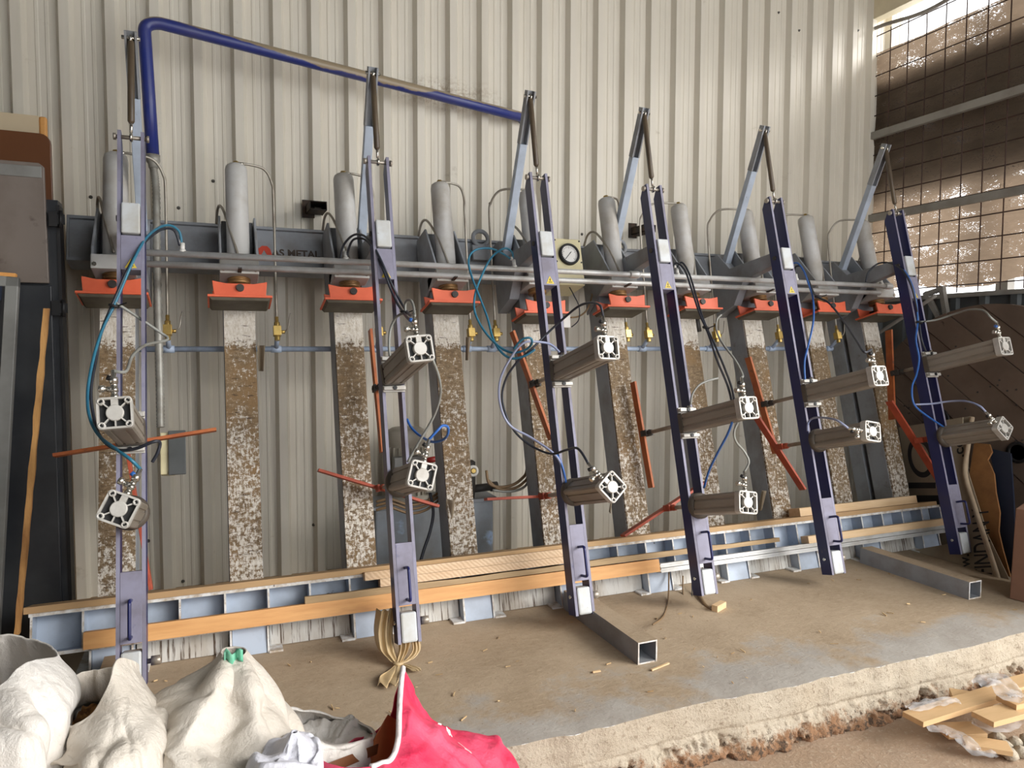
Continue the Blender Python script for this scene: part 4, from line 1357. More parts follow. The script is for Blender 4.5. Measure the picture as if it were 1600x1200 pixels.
part('valve_cap', 'red_plastic', hp, lambda b: (b.cyl((0.27, 0.2, 0.645), (0.36, 0.2, 0.655), 0.016), b.cyl((0.22, 0.15, 0.62), (0.22, 0.17, 0.62), 0.014)))
part('oil_filter', 'dark', hp, lambda b: (b.lathe((0.53, 0.20, 0.425), (0, 0, 1), [(0, 0.03), (0.05, 0.035), (0.20, 0.035), (0.21, 0.02)], 16), b.lathe((0.53, 0.17, 0.58), (0, -1, 0.1), [(0, 0.03), (0.03, 0.03)], 16)))
part('filler_cap', ['white', 'brass'], hp, lambda b: (b.torus((0.533, 0.14, 0.584), (0, -1, 0.1), 0.024, 0.008), b.lathe((0.533, 0.15, 0.584), (0, -1, 0.1), [(0, 0.014), (0.02, 0.012)], 12, m=1)))
part('pump_pipe', 'dark', hp, lambda b: (b.cyl((0.54, 0.21, 0.47), (0.66, 0.21, 0.475), 0.022), b.cyl((0.66, 0.21, 0.475), (0.70, 0.21, 0.475), 0.027)))
hose([(760, 735, .20), (764, 755, .20), (780, 761, .2), (800, 758, .2), (815, 748, .18), (823, 735, .17), (823, 700, .17), (822, 650, .17)], 'hose_brown', 'upper brown cable of the bundle right of the fourth column', 0.008, 'cable', 'cable', 'cables at the hydraulic unit')
hose([(762, 750, .20), (780, 764, .2), (803, 763, .2), (818, 754, .18), (825, 742, .17), (825, 705, .17), (824, 655, .17)], 'hose_brown', 'middle brown cable of the bundle right of the fourth column', 0.008, 'cable', 'cable', 'cables at the hydraulic unit')
hose([(770, 766, .20), (795, 768, .2), (814, 764, .19), (824, 755, .18), (826, 742, .18)], 'hose_gray', 'lowest cable of the bundle right of the fourth column', 0.007, 'cable', 'cable', 'cables at the hydraulic unit')
for q, (dy, lab) in enumerate(((0, 'front'), (7, 'middle'), (-6, 'rear'))):
    hose([(588, 790 + dy, .2), (610, 786 + dy, .17), (640, 795 + dy, .17), (665, 790 + dy, .17), (685, 776 + dy, .19), (700, 770 + dy, .22)], 'hose_brown', '%s brown cable coiled on the tank lid behind the second clamp' % lab, 0.007, 'cable', 'cable', 'cables at the hydraulic unit')
hose([(672, 770, .17), (677, 800, .17), (672, 830, .17), (662, 860, .17), (652, 895, .17)], 'hose_black', 'dark hose hanging in front of the oil tank', 0.008, 'cable', 'cable', 'cables at the hydraulic unit')
# cables hanging below the beam at the third clamp from the right
hose([(1045, 888, -.16), (1045, 905, -.17), (1044, 935, -.25), (1037, 962, -.42), (1020, 976, -.56)], 'hose_brown', 'thin brown wire drooping below the base beam to the platform', 0.004, 'wire', 'wire', 'wires below the base beam')
hose([(1067, 900, -.16), (1067, 925, -.2), (1069, 948, -.3)], 'hose_brown', 'short tan wire stub hanging below the base beam', 0.004, 'wire', 'wire', 'wires below the base beam')
hose([(1081, 905, -.16), (1081, 930, -.24), (1080, 972, -.5)], 'hose_black', 'straight black wire hanging below the base beam', 0.0025, 'wire', 'wire', 'wires below the base beam')
hose([(1090, 926, -.24), (1100, 944, -.36), (1114, 958, -.45), (1126, 965, -.5)], 'hose_brown', 'thick brown cable end lying on the platform by the third clamp from the right', 0.011, 'cable', 'cable', 'wires below the base beam')
p = atZ(1127, 954, ZF)
mb = MB().bar(p + Vector((-0.04, 0.0, 0.015)), p + Vector((0.04, 0.035, 0.015)), 0.03, 0.03, side=(0, 1, 0))
solo('wood_scrap', 'pine_light', mb, 'small pale wood block lying on the platform beside the cable end', 'wood scrap')

# torn paper and glue flakes still stuck to columns
for i, (x, y, lab) in enumerate(((733, 545, 'right edge of the fourth column'), (957, 785, 'left edge of the sixth column'), (1193, 783, 'left edge of the eighth column'), (408, 560, 'right edge of the second column'), (704, 800, 'left edge of the fourth column'))):
    p = atN(x, y, -0.012)
    mb = MB()
    mb.grid(lambda a, b, p=p, i=i: p + Vector((0.035 * (a / 5 - 0.5) * (1 - 0.4 * b / 7), -0.02 * math.sin(a * 0.9 + i) + 0.004 * b, 0.12 * (0.5 - b / 7))), 6, 8)
    solo('torn_paper', 'card', mb, 'torn brown paper strip stuck to the ' + lab, 'paper scrap', 'torn paper on the columns', origin=p).modifiers.new('t', 'SOLIDIFY').thickness = 0.002

# ================================================================== panels leaning at the far left
def slab(name, mats, x0, x1, y, z0, z1, th, label, cat, lean=0.0, parts=None, r=0.0):
    o = thing(name, label, cat, (x1, y, z0), (lean, 0, 0))
    b = MB()
    w, hgt = x1 - x0, z1 - z0
    pl = [(-w, 0), (0, 0), (0, hgt - r)]
    if r:
        pl += [(-r * (1 - math.sin(a)) + 0, hgt - r + r * math.sin(a)) if False else (-r + r * math.cos(a), hgt - r + r * math.sin(a)) for a in (0.4, 0.8, 1.2)]
    pl += [(-r, hgt), (-w, hgt)]
    b.prism(pl, 1, 0, th, 0)
    part('board_face', mats, o, mb=b, bevel=0.002)
    return o


o = slab('leaning_board', 'panel_cream', -1.6, -0.335, 0.70, ZF, 2.257, 0.03, 'cream board with an orange edge, rearmost of the stack at the left', 'board')
part('edge_band', 'edge_wood', o, lambda b: b.box(0.0, 0.03, 0.0, 0.03, 0.0, 2.317), bevel=0.008)
slab('leaning_board', 'panel_brown', -1.6, -0.268, 0.56, ZF, 2.145, 0.03, 'dark brown varnished board with a rounded corner at the left', 'board', r=0.04)
cb = thing('metal_cabinet', 'tall cabinet with dusty gray upper door and black lower door at the far left', 'cabinet', (-0.22, 0.2, ZF), (0, 0, 0))
part('upper_door', 'panel_gray', cb, lambda b: b.prism([(-1.3, 1.52), (-0.008, 1.52), (-0.012, 1.985), (-0.03, 2.0), (-1.3, 2.0)], 1, 0.0, 0.02), bevel=0.003)
part('top_strip', 'frame_gray', cb, lambda b: b.box(-1.3, -0.02, -0.004, 0.0, 1.94, 1.985), bevel=0.002)
part('lower_door', 'door_black', cb, lambda b: b.box(-1.3, 0.0, 0.0, 0.02, 0.0, 1.51), bevel=0.003)
part('carcass', 'door_black', cb, lambda b: b.box(-1.3, 0.028, 0.022, 0.12, 0.0, 1.86))
part('edge_strip', 'black', cb, lambda b: b.box(0.022, 0.034, 0.018, 0.1, 0.0, 1.84))
for z in (1.78, 1.42):
    part('hinge', 'black', cb, lambda b: (b.box(0.0, 0.03, -0.01, 0.02, -0.03, 0.03), b.cyl((0.04, 0.0, -0.035), (0.04, 0.0, 0.035), 0.007), b.box(0.03, 0.055, -0.004, 0.004, -0.02, 0.02)), 'hinge', loc=(0, 0, z))
fr = thing('framed_door', 'black glazed door in a gray frame leaning at the far left', 'door panel', (-0.385, -0.02, ZF), (-0.10, math.radians(3.2), 0))
part('pane', 'door_black', fr, lambda b: b.box(-1.0, -0.06, 0.012, 0.02, 0.04, 1.46))
part('stile', 'frame_gray', fr, lambda b: b.box(-0.062, -0.018, 0.0, 0.035, 0.0, 1.545), bevel=0.003)
part('inner_edge', 'black', fr, lambda b: b.box(-0.072, -0.062, 0.004, 0.03, 0.0, 1.53))
part('top_rail', 'frame_gray', fr, lambda b: b.box(-1.0, -0.018, 0.0, 0.035, 1.505, 1.545), bevel=0.003)
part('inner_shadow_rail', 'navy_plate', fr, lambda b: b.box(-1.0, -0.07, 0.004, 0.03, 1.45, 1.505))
part('top_trim', 'edge_wood', fr, lambda b: b.box(-1.0, -0.03, 0.006, 0.035, 1.5455, 1.56))
mb = MB()


def strip(i, j):
    u = i / 39
    q = [(-1, -1), (1, -1), (1, 1), (-1, 1)][j % 4]
    w = 0.009 + 0.003 * noise.noise((u * 11, 4, 0))
    c = atY(73 - 46 * u, 482 + 508 * u, 0.0 - 0.13 * u)
    return c + Vector((q[0] * w + 0.003 * noise.noise((u * 17, q[0], 1)), q[1] * 0.012, 0))


mb.grid(lambda j, i: strip(i, j), 4, 40, closed=True, smooth=False)
mb.f += [[0, 1, 2, 3], [156, 157, 158, 159]]
mb.m += [0, 0]
mb.s += [False, False]
solo('wood_strip', 'splinter', mb, 'splintered wood strip leaning along the gray door frame', 'wood strip')
p0, p1 = atX(1393, 470, 4.8), 0

# ================================================================== right corner: cable drum and cardboard
DX = 4.80
cY, cZ, R = -0.26, 0.585, 0.885
drum = thing('cable_drum', 'big round plank flange of a wooden cable drum in the right corner', 'cable drum', (DX, cY, ZF), (0, 0, 0))
dirv = Vector((-0.80, -0.60))
nrm = Vector((0.60, -0.80))
pw = 0.168
k = -6
while k < 6:
    lo, hi = k * pw + 0.003, (k + 1) * pw - 0.003
    lo, hi = max(lo, -R), min(hi, R)
    if hi - lo > 0.02:
        pts = []
        for s_, sign in ((range(0, 9), 1), (range(8, -1, -1), -1)):
            for q in s_:
                v = lo + (hi - lo) * q / 8
                h = math.sqrt(max(R * R - v * v, 0.0)) * sign
                P2 = nrm * v + dirv * h
                pts.append((P2.x, P2.y + cZ - ZF))
        # stay above the platform
        cl = []
        for a, b_ in zip(pts, pts[1:] + pts[:1]):
            if a[1] >= 0.004:
                cl.append(a)
            if (a[1] - 0.004) * (b_[1] - 0.004) < 0:
                u = (0.004 - a[1]) / (b_[1] - a[1])
                cl.append((a[0] + (b_[0] - a[0]) * u, 0.004))
        if len(cl) > 2:
            pm = MB().prism(cl, 0, 0.0, 0.045 + 0.006 * (k % 3))
            part('plank', 'plank', drum, mb=pm, loc=(-0.006 * (k % 2), 0, 0))
    k += 1
for yy, zz, rr_ in ((0.30, 0.79, 0.075), (-0.21, 0.64, 0.065)):
    hp_ = part('bolt_hole', 'black', drum, lambda b, rr_=rr_: b.lathe((-0.008, 0, 0), (-1, 0, 0), [(0, rr_), (0.006, rr_), (0.006, rr_ * 0.72), (0.0, rr_ * 0.7)], 24), loc=(0, yy, zz))
for q in range(46):
    a, rr_ = RNG.uniform(0.2, 2.9), RNG.uniform(0.2, 0.82)
    part('nail', 'dark', drum, lambda b: b.cyl((0, 0, 0), (-0.004, 0, 0), 0.006, seg=6), 'nail', loc=(-0.005, rr_ * R * math.cos(a), cZ - ZF + rr_ * R * math.sin(a)))


def flat(name, pts, x0, k, th, mat, label, cat):
    """a sheet leaning on the drum: its plane meets the platform at x0 and runs back by k per metre of height"""
    nr = Vector((1, 0, -k))
    d = x0 - k * ZF
    P = [on(px, py, nr, d) for px, py in pts]
    for q in P:
        if q.z < ZF + 0.002:
            q.z = ZF + 0.002
            q.x = x0
    base = min(P, key=lambda q: q.z).copy()
    o = thing(name, label, cat, base, (0, 0, 0))
    n_ = nr.normalized() * th
    m = len(P)
    b = MB().add([q - base for q in P] + [q - base + n_ for q in P], [tuple(range(m)), tuple(range(2 * m - 1, m - 1, -1))] + [(i, (i + 1) % m, m + (i + 1) % m, m + i) for i in range(m)])
    part('sheet', mat, o, mb=b)
    return o, base, nr, d, k


def label_on(fl, body, p0, p1, hgt, mat='ink'):
    """lettering printed on the sheet: baseline middle runs from p0 to p1 (image corners on the sheet), cap height hgt in metres"""
    o, base, nr, d, k = fl
    A, B_ = on(p0[0], p0[1], nr, d), on(p1[0], p1[1], nr, d)
    t_ = text_mesh('lettering', body, hgt / 0.7, mat, o, (A + B_) / 2 - base - nr.normalized() * 0.002, (0, 0, 0), 0.0005, 0.001)
    xa = (B_ - A).normalized()
    za = -nr.normalized()
    ya = za.cross(xa)
    t_.rotation_euler = Matrix((xa, ya, za)).transposed().to_euler()
    xs = [v.co.x for v in t_.data.vertices]
    t_.scale = ((B_ - A).length / (max(xs) - min(xs)), 1, 1)
    return t_


def print_on(fl, x0, y0, x1, y1):
    o, base, nr, d, k = fl
    q = [on(x, y, nr, d) - base - nr.normalized() * 0.0015 for x, y in ((x0, y0), (x1, y0), (x1, y1), (x0, y1))]
    n_ = nr.normalized() * 0.001
    part('printed_bar', 'ink', o, mb=MB().hull8(q, [v + n_ for v in q]))


fl = flat('cardboard_sheet', [(1404, 668), (1504, 652), (1506, 935), (1428, 935)], 4.66, 0.0, 0.008, 'card', 'gray brown cardboard sheet with a large printed O and bars', 'cardboard')
label_on(fl, 'O', (1420, 720), (1459, 717), 0.26)
print_on(fl, 1420, 754, 1462, 763)
print_on(fl, 1420, 774, 1478, 788)
KL = 0.40
fl = flat('cardboard_sheet', [(1487, 655), (1516, 650), (1512, 735), (1543, 835), (1568, 936), (1532, 942), (1470, 915), (1425, 860), (1480, 850)], 4.37, KL, 0.006, 'card', 'leaning cardboard sheet with vertical printed lettering behind the rightmost clamp', 'cardboard')
label_on(fl, 'RAFINDAN Y', (1540, 930), (1533, 795), 0.095)
label_on(fl, 'www.', (1512, 918), (1507, 866), 0.06)
label_on(fl, '.com', (1500, 715), (1496, 668), 0.06)
nr_ = Vector((1, 0, -KL))
edge = [on(x, y, nr_, 4.355 - KL * ZF) for x, y in ((1519, 652), (1512, 700), (1508, 740), (1522, 790), (1540, 845), (1555, 890), (1567, 930))]
mb = MB().tube(edge, 0.014, 10, k=6)
solo('cardboard_roll', 'card_pale', mb, 'pale rolled cardboard edge curving down beside the printed lettering', 'cardboard')
torn = [(1522, 692), (1546, 694), (1550, 706), (1543, 718), (1553, 740), (1556, 770), (1562, 800), (1560, 830), (1567, 860), (1572, 925), (1552, 925), (1535, 820), (1514, 745)]
flat('torn_cardboard', torn, 4.42, 0.38, 0.012, 'card_orange', 'orange brown torn cardboard behind the pale rolled edge', 'cardboard')
flat('dark_plate', [(1544, 700), (1579, 708), (1584, 785), (1580, 930), (1560, 930), (1552, 730)], 4.48, 0.36, 0.012, 'navy_plate', 'dark navy plate leaning on the cable drum', 'plate')
bxp = atZ(1577, 936, ZF)
mb = MB().hull8([(bxp.x, bxp.y, ZF + 0.002), (bxp.x + 0.3, bxp.y + 0.12, ZF + 0.002), (bxp.x + 0.42, bxp.y - 0.28, ZF + 0.002), (bxp.x + 0.12, bxp.y - 0.4, ZF + 0.002)],
                [(bxp.x + 0.02, bxp.y, ZF + 0.46), (bxp.x + 0.32, bxp.y + 0.12, ZF + 0.46), (bxp.x + 0.44, bxp.y - 0.28, ZF + 0.46), (bxp.x + 0.14, bxp.y - 0.4, ZF + 0.46)])
solo('cardboard_box', 'card_brown', mb, 'plain brown cardboard box at the right border', 'box', bevel=0.004)
# trestle of gray angle iron at the foot of the net wall
tr = thing('steel_trestle', 'small gray steel trestle under the net behind the rightmost clamp', 'trestle', (4.94, 0.2, 1.3), (0, 0, 0))
tp = lambda x, y: atX(x, y, 4.94) - Vector((4.94, 0.2, 1.3))
part('leg', 'rail', tr, lambda b: b.bar(tp(1446, 457), tp(1472, 505), 0.03, 0.03))
part('leg', 'rail', tr, lambda b: b.bar(tp(1472, 450), tp(1481, 505), 0.035, 0.03))
part('cross_bar', 'rail', tr, lambda b: b.bar(tp(1446, 460), tp(1476, 450), 0.03, 0.03))
mb = MB().tube([atX(1350, 535, 4.70), atX(1400, 503, 4.72), atX(1462, 462, 4.75)], 0.012, 8)
solo('steel_rod', 'rail', mb, 'thin gray rod slanting up behind the rightmost clamp', 'rod')

# ================================================================== chipboard offcuts and film, lower right
OFF = [((1426, 1124), (1580, 1076), 0.085, -0.17, 0.02, 'longest chipboard strip lying across the pile of offcuts'),
       ((1486, 1086), (1548, 1096), 0.09, -0.19, 0.02, 'short chipboard piece at the back of the pile against the platform edge'),
       ((1535, 1124), (1640, 1096), 0.085, -0.15, 0.02, 'chipboard piece on top of the pile at the right border'),
       ((1572, 1098), (1650, 1082), 0.08, -0.13, 0.02, 'uppermost chipboard end at the right border'),
       ((1505, 1158), (1578, 1170), 0.075, -0.235, 0.018, 'nearest short chipboard piece on the ground'),
       ((1470, 1142), (1530, 1140), 0.09, -0.245, 0.018, 'chipboard piece tucked under the film in the pile'),
       ((1570, 1074), (1650, 1052), 0.08, -0.19, 0.02, 'rear chipboard strip leaving the picture at the right')]
for (a, b_, w, z, th, lab) in OFF:
    A, B_ = atZ(a[0], a[1], z), atZ(b_[0], b_[1], z)
    mb = MB().bar(A, B_, w, th, side=(-(B_ - A).y, (B_ - A).x, 0))
    solo('chipboard_offcut', 'chipboard', mb, lab, 'wood offcut', 'chipboard offcuts', bevel=0.001)
FILM = [([(1420, 1112), (1445, 1105), (1475, 1100), (1498, 1099)], 0.03, -0.16, 'clear film strip behind the longest chipboard strip'),
        ([(1448, 1142), (1480, 1146), (1505, 1160), (1525, 1178), (1558, 1184)], 0.035, -0.215, 'clear film strip trailing onto the ground in front of the offcuts'),
        ([(1530, 1074), (1553, 1063), (1570, 1075), (1578, 1094), (1596, 1086)], 0.05, -0.12, 'crumpled clear film standing up behind the offcuts'),
        ([(1520, 1130), (1555, 1140), (1580, 1132), (1590, 1126)], 0.04, -0.19, 'clear film under the topmost offcut')]
for pts, w, z, lab in FILM:
    S = spline([atZ(x, y, z) for x, y in pts], 8)
    n = len(S)
    mb = MB()

    def ff(i, j):
        d = (S[min(j + 1, n - 1)] - S[max(j - 1, 0)]).normalized()
        sd = Vector((-d.y, d.x, 0)).normalized()
        u = i / 8 - 0.5
        ww = w * (0.5 + 0.5 * math.sin(math.pi * min(1, (j + 2) / n)))
        return S[j] + sd * u * 2 * ww + Vector((0, 0, 0.013 * noise.noise((i * 0.5, j * 0.35, z * 9)) + 0.012))
    mb.grid(ff, 9, n)
    solo('plastic_film', 'film', mb, lab, 'plastic film', 'plastic film among the offcuts')
# stone rubble at the right border
for q in range(7):
    c = atZ(1560 + 9 * q, 1152 + (q * 13) % 30, ZG + 0.02)
    mb = MB()
    mb.lathe(c - Vector((0, 0, 0.02)), (0, 0, 1), [(0, 0.015), (0.012, 0.03), (0.03, 0.024), (0.042, 0.008)], 7)
    mb.v = [tuple(Vector(v) + 0.012 * Vector((noise.noise((v[0] * 30, v[1] * 30, q)), noise.noise((v[1] * 30, v[2] * 40, q)), 0))) for v in mb.v]
    solo('rubble_stone', 'curb', mb, 'small gray rubble stone %s' % ('nearest the offcuts', 'second from the offcuts', 'third from the offcuts', 'in the middle of the rubble row', 'third from the right border', 'second from the right border', 'nearest the right border')[q], 'stone', 'rubble stones at the right border')

# loose shavings and twigs on the platform
mb = MB()
for q in range(70):
    x, y = RNG.uniform(0.1, 4.2), RNG.uniform(-1.12, -0.25)
    a, l = RNG.uniform(0, 6.28), RNG.uniform(0.003, 0.016)
    d = Vector((math.cos(a), math.sin(a), 0)) * l
    c = Vector((x, y, ZF + 0.003))
    mb.bar(c - d, c + d + Vector((0, 0, 0.004)), RNG.uniform(0.0015, 0.005), 0.003, side=(0, 0, 1))
solo('floor_shavings', 'shavings', mb, 'scattered wood shavings and crumbs on the platform', 'shavings', kind='stuff')
for (a, b_, lab) in (((1018, 1047), (1045, 1036), 'pale twig in front of the middle floor tube'), ((926, 1050), (938, 1048), 'tiny pale chip left of the middle floor tube')):
    A, B_ = atZ(a[0], a[1], ZF + 0.005), atZ(b_[0], b_[1], ZF + 0.005)
    solo('wood_chip', 'pine_light', MB().bar(A, B_, 0.008, 0.006, side=(0, 1, 0)), lab, 'wood chip')

# ================================================================== sacks in the foreground
def crease(p, seed):
    """smooth sagging cloth with a few thin sharp fold lines"""
    q = Vector((p.x + seed * 3.7, p.y - seed * 1.9, p.z * 0.45 + seed))
    w = Vector((noise.noise(q * 3.0), noise.noise(q * 3.0 + Vector((9, 0, 0))), 0)) * 0.12
    d = 0.9 * noise.noise(q * 3.2) + 0.35 * noise.noise((q + w) * 8.0)
    for f, a, s in ((3.4, 0.55, 0.075), (6.5, 0.34, 0.085), (13.0, 0.14, 0.10)):
        d += a * math.exp(-(noise.noise((q + w) * f + Vector((f, 0, 0))) / s) ** 2)
    return d - 0.25


def sack(name, label, loops, base_c, base_r, mats, seed, amp=0.012, fill=None, fill_mat='chips', hem=None):
    """woven sack: loops of eight corners each (image corner + true depth), lofted down to its base on the ground"""
    K = 18
    Ls = [spline([atY(x, y, d) for x, y, d in L], K, closed=True) for L in loops]
    n = len(Ls[0])
    last = Ls[-1]
    c = Vector((sum(p.x for p in last) / n, sum(p.y for p in last) / n, 0))
    zb = ZG + 0.012
    for fz, fr in ((0.5, 1.12), (0.0, 1.0)):
        row = []
        for p in last:
            e = Vector((p.x - c.x, p.y - c.y, 0)).normalized()
            q = Vector((base_c[0], base_c[1], 0)) + e * base_r * fr
            m = p.lerp(q, 0.5 if fz else 1.0)
            m.z = zb + (p.z - zb) * fz
            row.append(m)
        Ls.append(row)
    J = 15
    nv = (len(Ls) - 1) * J + 1
    cols = [spline([L[i] for L in Ls], J) for i in range(n)]
    grid = [[cols[i][j] for i in range(n)] for j in range(nv)]
    out = []
    for j in range(nv):
        row = []
        env = min(1.0, 0.35 + j / 21.0)
        for i in range(n):
            a = grid[j][(i + 1) % n] - grid[j][i - 1]
            b = grid[min(j + 1, nv - 1)][i] - grid[max(j - 1, 0)][i]
            nn = a.cross(b)
            nn = nn.normalized() if nn.length > 1e-9 else Vector((0, 0, 1))
            row.append(grid[j][i] + nn * (2.5 * amp * env * crease(grid[j][i], seed)))
        out.append(row)
    base = Vector((base_c[0], base_c[1], zb))
    o = thing(name, label, 'sack', base, (0, 0, 0), 'sacks in the foreground')
    mb = MB()
    mb.grid(lambda i, j: out[j][i] - base, n, nv, closed=True)
    s = part('cloth', mats, o, mb=mb)
    sb = s.modifiers.new('s', 'SUBSURF')
    sb.levels = 1
    sb.render_levels = 1
    m_ = s.modifiers.new('t', 'SOLIDIFY')
    m_.thickness = 0.004
    m_.offset = 0
    if fill is not None:
        zf, jr = fill
        ring = out[jr]
        cc = Vector((sum(p.x for p in ring) / n, sum(p.y for p in ring) / n, zf))
        mb = MB()

        def ff(i, j):
            u = j / 12
            p = ring[i].lerp(cc, u)
            p.z = zf + 0.03 * noise.noise((p.x * 14, p.y * 14, seed)) + 0.012 * noise.noise((p.x * 70, p.y * 70, seed)) + 0.02 * u
            return p - base
        mb.grid(ff, n, 13, closed=True)
        part('contents', fill_mat, o, mb=mb)
    if hem is not None:
        i0, i1, hm = hem
        P = [out[0][i % n] - base for i in range(int(i0 * n), int(i1 * n) + 1)]
        part('hem', hm, o, mb=MB().tube(P, 0.0065, 7, k=1))
    return o, s, base


sack('woven_sack', 'tall white woven sack with brown stained inside at the lower left corner', [
     [(-60, 1095, -1.75), (0, 1073, -1.74), (34, 1041, -1.70), (86, 1027, -1.60), (72, 1008, -1.50), (30, 993, -1.42), (-40, 988, -1.40), (-110, 1030, -1.55)],
     [(-60, 1140, -1.78), (10, 1130, -1.80), (60, 1110, -1.77), (107, 1085, -1.64), (95, 1060, -1.48), (30, 1040, -1.38), (-50, 1035, -1.37), (-130, 1080, -1.55)],
     [(-60, 1210, -1.82), (10, 1215, -1.86), (60, 1195, -1.82), (94, 1150, -1.66), (95, 1120, -1.46), (30, 1100, -1.36), (-50, 1100, -1.36), (-140, 1150, -1.55)]],
     (-0.10, -1.60), 0.19, ['sack_white'], 1.0, fill=(0.34, 15))
sack('woven_sack', 'open cream sack with wood shavings inside, second from the left corner', [
     [(97, 1127, -1.70), (140, 1118, -1.73), (166, 1075, -1.71), (187, 1027, -1.65), (220, 1038, -1.56), (172, 1042, -1.44), (125, 1047, -1.42), (95, 1070, -1.52)],
     [(88, 1165, -1.74), (150, 1165, -1.80), (205, 1130, -1.78), (240, 1085, -1.66), (240, 1078, -1.5), (175, 1085, -1.42), (120, 1090, -1.40), (82, 1115, -1.54)],
     [(80, 1215, -1.78), (160, 1230, -1.88), (240, 1210, -1.84), (285, 1150, -1.68), (270, 1120, -1.48), (180, 1120, -1.38), (110, 1130, -1.38), (62, 1170, -1.55)]],
     (0.20, -1.62), 0.20, ['sack_cream'], 4.3, fill=(0.40, 13))
o, s_, bs = sack('woven_sack', 'cream sack pulled up to a point with a green tie', [
     [(351, 1026, -1.60), (362, 1030, -1.62), (375, 1028, -1.61), (381, 1020, -1.585), (376, 1014, -1.56), (364, 1012, -1.55), (353, 1015, -1.56), (348, 1021, -1.585)],
     [(338, 1068, -1.69), (362, 1084, -1.69), (394, 1074, -1.69), (401, 1058, -1.60), (390, 1050, -1.54), (364, 1046, -1.53), (340, 1048, -1.54), (328, 1054, -1.60)],
     [(280, 1150, -1.79), (345, 1150, -1.76), (415, 1150, -1.77), (441, 1112, -1.62), (416, 1098, -1.5), (350, 1090, -1.47), (286, 1094, -1.48), (249, 1110, -1.60)],
     [(245, 1220, -1.84), (350, 1240, -1.88), (450, 1220, -1.84), (478, 1172, -1.65), (445, 1132, -1.46), (350, 1120, -1.40), (255, 1130, -1.43), (222, 1160, -1.62)]],
     (0.40, -1.64), 0.26, ['sack_cream'], 8.1, amp=0.016)
gt = MB()
gc = atY(364, 1020, -1.61) - bs
gt.grid(lambda i, j: gc + Vector((0.019 * (i / 7 - 0.5) * 2, -0.022 + 0.008 * math.sin(i * 1.7), 0.013 * (j / 3 - 0.5) * 2 + 0.006 * math.sin(i * 1.3))), 8, 4)
part('tie', 'green', o, mb=gt).modifiers.new('t', 'SOLIDIFY').thickness = 0.003
sack('woven_sack', 'white sack with open rim between the pointed cream sack and the red sack', [
     [(440, 1152, -1.67), (500, 1166, -1.70), (556, 1160, -1.68), (584, 1148, -1.60), (560, 1130, -1.50), (500, 1116, -1.46), (445, 1111, -1.48), (420, 1128, -1.57)],
     [(440, 1178, -1.69), (500, 1192, -1.73), (560, 1188, -1.71), (592, 1172, -1.60), (566, 1150, -1.48), (500, 1138, -1.43), (440, 1135, -1.46), (412, 1152, -1.57)]],
     (0.58, -1.62), 0.18, ['sack_white'], 12.7, amp=0.009, fill=(0.27, 9), fill_mat='sack_white')
sack('woven_sack', 'bluish white sack bunched up at the bottom border left of the red sack', [
     [(456, 1143, -1.845), (460, 1144, -1.847), (464, 1143, -1.845), (465, 1142, -1.84), (464, 1141, -1.835), (460, 1140, -1.833), (456, 1141, -1.835), (455, 1142, -1.84)],
     [(430, 1180, -1.91), (455, 1180, -1.91), (482, 1180, -1.91), (490, 1165, -1.85), (482, 1157, -1.79), (458, 1153, -1.78), (434, 1160, -1.79), (422, 1170, -1.85)],
     [(395, 1230, -1.95), (455, 1230, -1.97), (505, 1230, -1.95), (510, 1200, -1.86), (490, 1178, -1.76), (455, 1174, -1.74), (410, 1186, -1.76), (380, 1205, -1.86)]],
     (0.47, -1.88), 0.15, ['sack_lilac'], 17.9, amp=0.012)
o, s_, bs = sack('red_sack', 'red printed sack with a white hem and wood offcuts inside', [
     [(634, 1041, -1.56), (625, 1098, -1.66), (621, 1160, -1.77), (600, 1192, -1.83), (530, 1196, -1.83), (492, 1172, -1.70), (560, 1156, -1.57), (606, 1118, -1.50)],
     [(668, 1112, -1.52), (662, 1140, -1.72), (650, 1196, -1.84), (600, 1228, -1.89), (515, 1230, -1.87), (470, 1205, -1.72), (545, 1186, -1.52), (616, 1146, -1.44)],
     [(762, 1160, -1.52), (730, 1208, -1.74), (680, 1240, -1.86), (600, 1262, -1.9), (505, 1260, -1.88), (455, 1235, -1.72), (540, 1215, -1.48), (650, 1172, -1.41)],
     [(800, 1215, -1.55), (760, 1270, -1.76), (690, 1300, -1.88), (600, 1310, -1.92), (500, 1310, -1.9), (450, 1280, -1.72), (540, 1250, -1.46), (660, 1210, -1.38)]],
     (0.83, -1.64), 0.29, ['sack_red'], 31.0, amp=0.015, hem=(0.0, 0.42, 'hem'))
for x, y, d, txt, sz, rz in ((706, 1146, -1.62, 'K', 0.045, -30), (686, 1137, -1.62, 'o', 0.035, -30), (722, 1182, -1.66, 'ral', 0.06, 50)):
    p = atY(x, y, d)
    t_ = text_mesh('printed_lettering', txt, sz, 'hem', o, p - bs, (math.radians(62), math.radians(-rz), math.radians(22)), 0.0, 0.0015)
    w_ = t_.modifiers.new('wrap', 'SHRINKWRAP')
    w_.target = s_
    w_.offset = 0.003
    w_.wrap_mode = 'ABOVE_SURFACE'
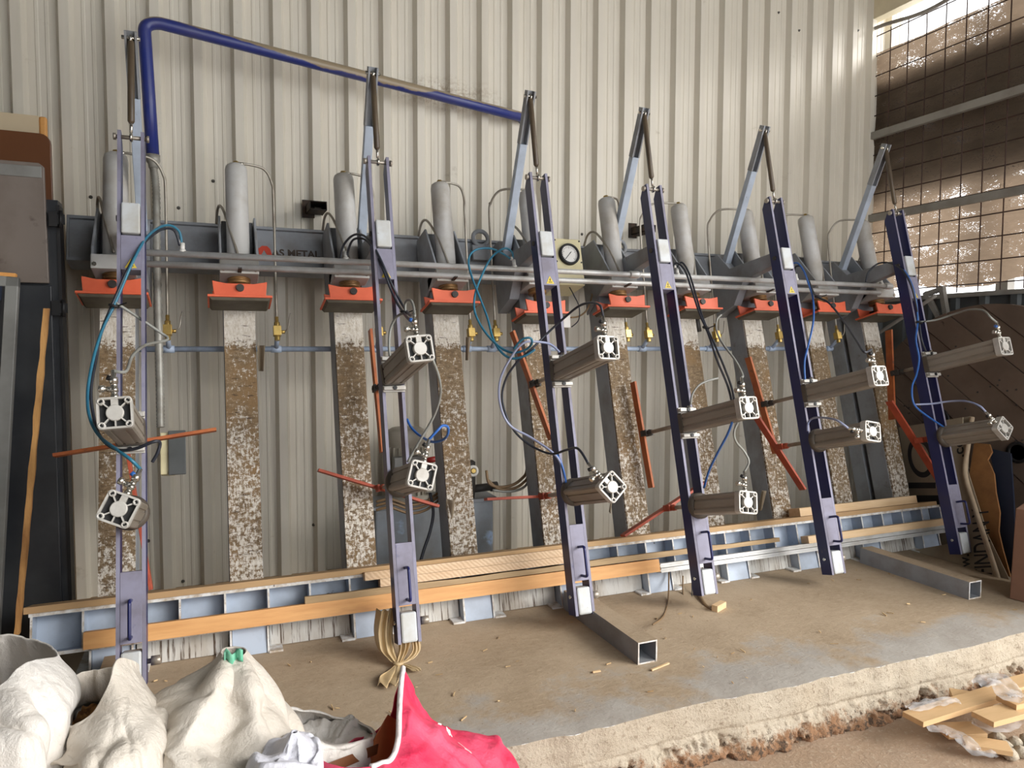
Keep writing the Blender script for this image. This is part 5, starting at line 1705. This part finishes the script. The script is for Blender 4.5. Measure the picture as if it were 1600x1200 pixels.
# offcuts of wood inside the red sack
for x0, y0, x1, y1, d, w, mt, lab in ((590, 1180, 618, 1128, -1.66, 0.05, 'bar_orange', 'orange wood offcut sticking up inside the red sack'), (578, 1186, 604, 1142, -1.62, 0.03, 'panel_brown', 'dark wood offcut inside the red sack behind the orange one'), (545, 1188, 590, 1170, -1.68, 0.06, 'panel_brown', 'brown wood offcut lying inside the red sack')):
    A, B_ = atY(x0, y0, d), atY(x1, y1, d + 0.06)
    solo('wood_offcut', mt, MB().bar(A - (B_ - A).normalized() * 0.2, B_, w, 0.02, side=(1, 0.3, 0)), lab, 'wood offcut', 'wood offcuts in the red sack', bevel=0.001)

# tan plastic bag knotted under the second clamp: gathered tails, knot and a flared end on the platform
mb = MB()
TAILS = [([(604, 950, 15, -.385), (600, 985, 15, -.39), (604, 1012, 13, -.42), (613, 1028, 8, -.45), (621, 1037, 4, -.47)], 1.0),
         ([(633, 990, 11, -.44), (632, 1012, 9, -.45), (626, 1030, 6, -.465), (622, 1038, 4, -.475)], 2.3),
         ([(646, 985, 7, -.43), (651, 1012, 7, -.44), (643, 1026, 7, -.455), (630, 1034, 5, -.47), (622, 1038, 4, -.475)], 3.1),
         ([(622, 1036, 4, -.475), (619, 1050, 11, -.50), (613, 1064, 20, -.55), (609, 1078, 20, -.60)], 4.2),
         ([(623, 1037, 4, -.475), (634, 1046, 7, -.49), (645, 1055, 9, -.52), (652, 1062, 6, -.54)], 5.7)]
for tail, sd in TAILS:
    C_ = spline([atN(x, y, n) for x, y, h, n in tail], 8)
    Hs = spline([(h, 0, 0) for x, y, h, n in tail], 8)
    for c_ in C_:
        c_.z = max(c_.z, ZF + 0.014)
    NU = 25

    def tailf(i, j, C_=C_, Hs=Hs, sd=sd):
        u = i / (NU - 1) * 2 - 1
        hw = Hs[j].x * (C_[j] - CAM).dot(FWD) / FPX
        dep = hw * (0.55 * (1 - u * u) + 0.35 * math.sin(u * 9 + sd + 0.05 * j) + 0.2 * noise.noise((u * 4, j * 0.2, sd)))
        ln = hw * 0.18 * noise.noise((u * 3, sd * 5, j * 0.1))
        p = C_[j] + Vector((u * hw, -dep, ln))
        p.z = max(p.z, ZF + 0.006)
        return p
    mb.grid(tailf, NU, len(C_))
kn = atN(622, 1037, -0.475)
mb.torus(kn, (0.2, 0.2, 1), 0.013, 0.008, seg=14, sub=8)
o = solo('plastic_bag', 'bag', mb, 'tan plastic bag knotted and hanging under the second clamp from the left', 'plastic bag')
o.modifiers.new('t', 'SOLIDIFY').thickness = 0.0015
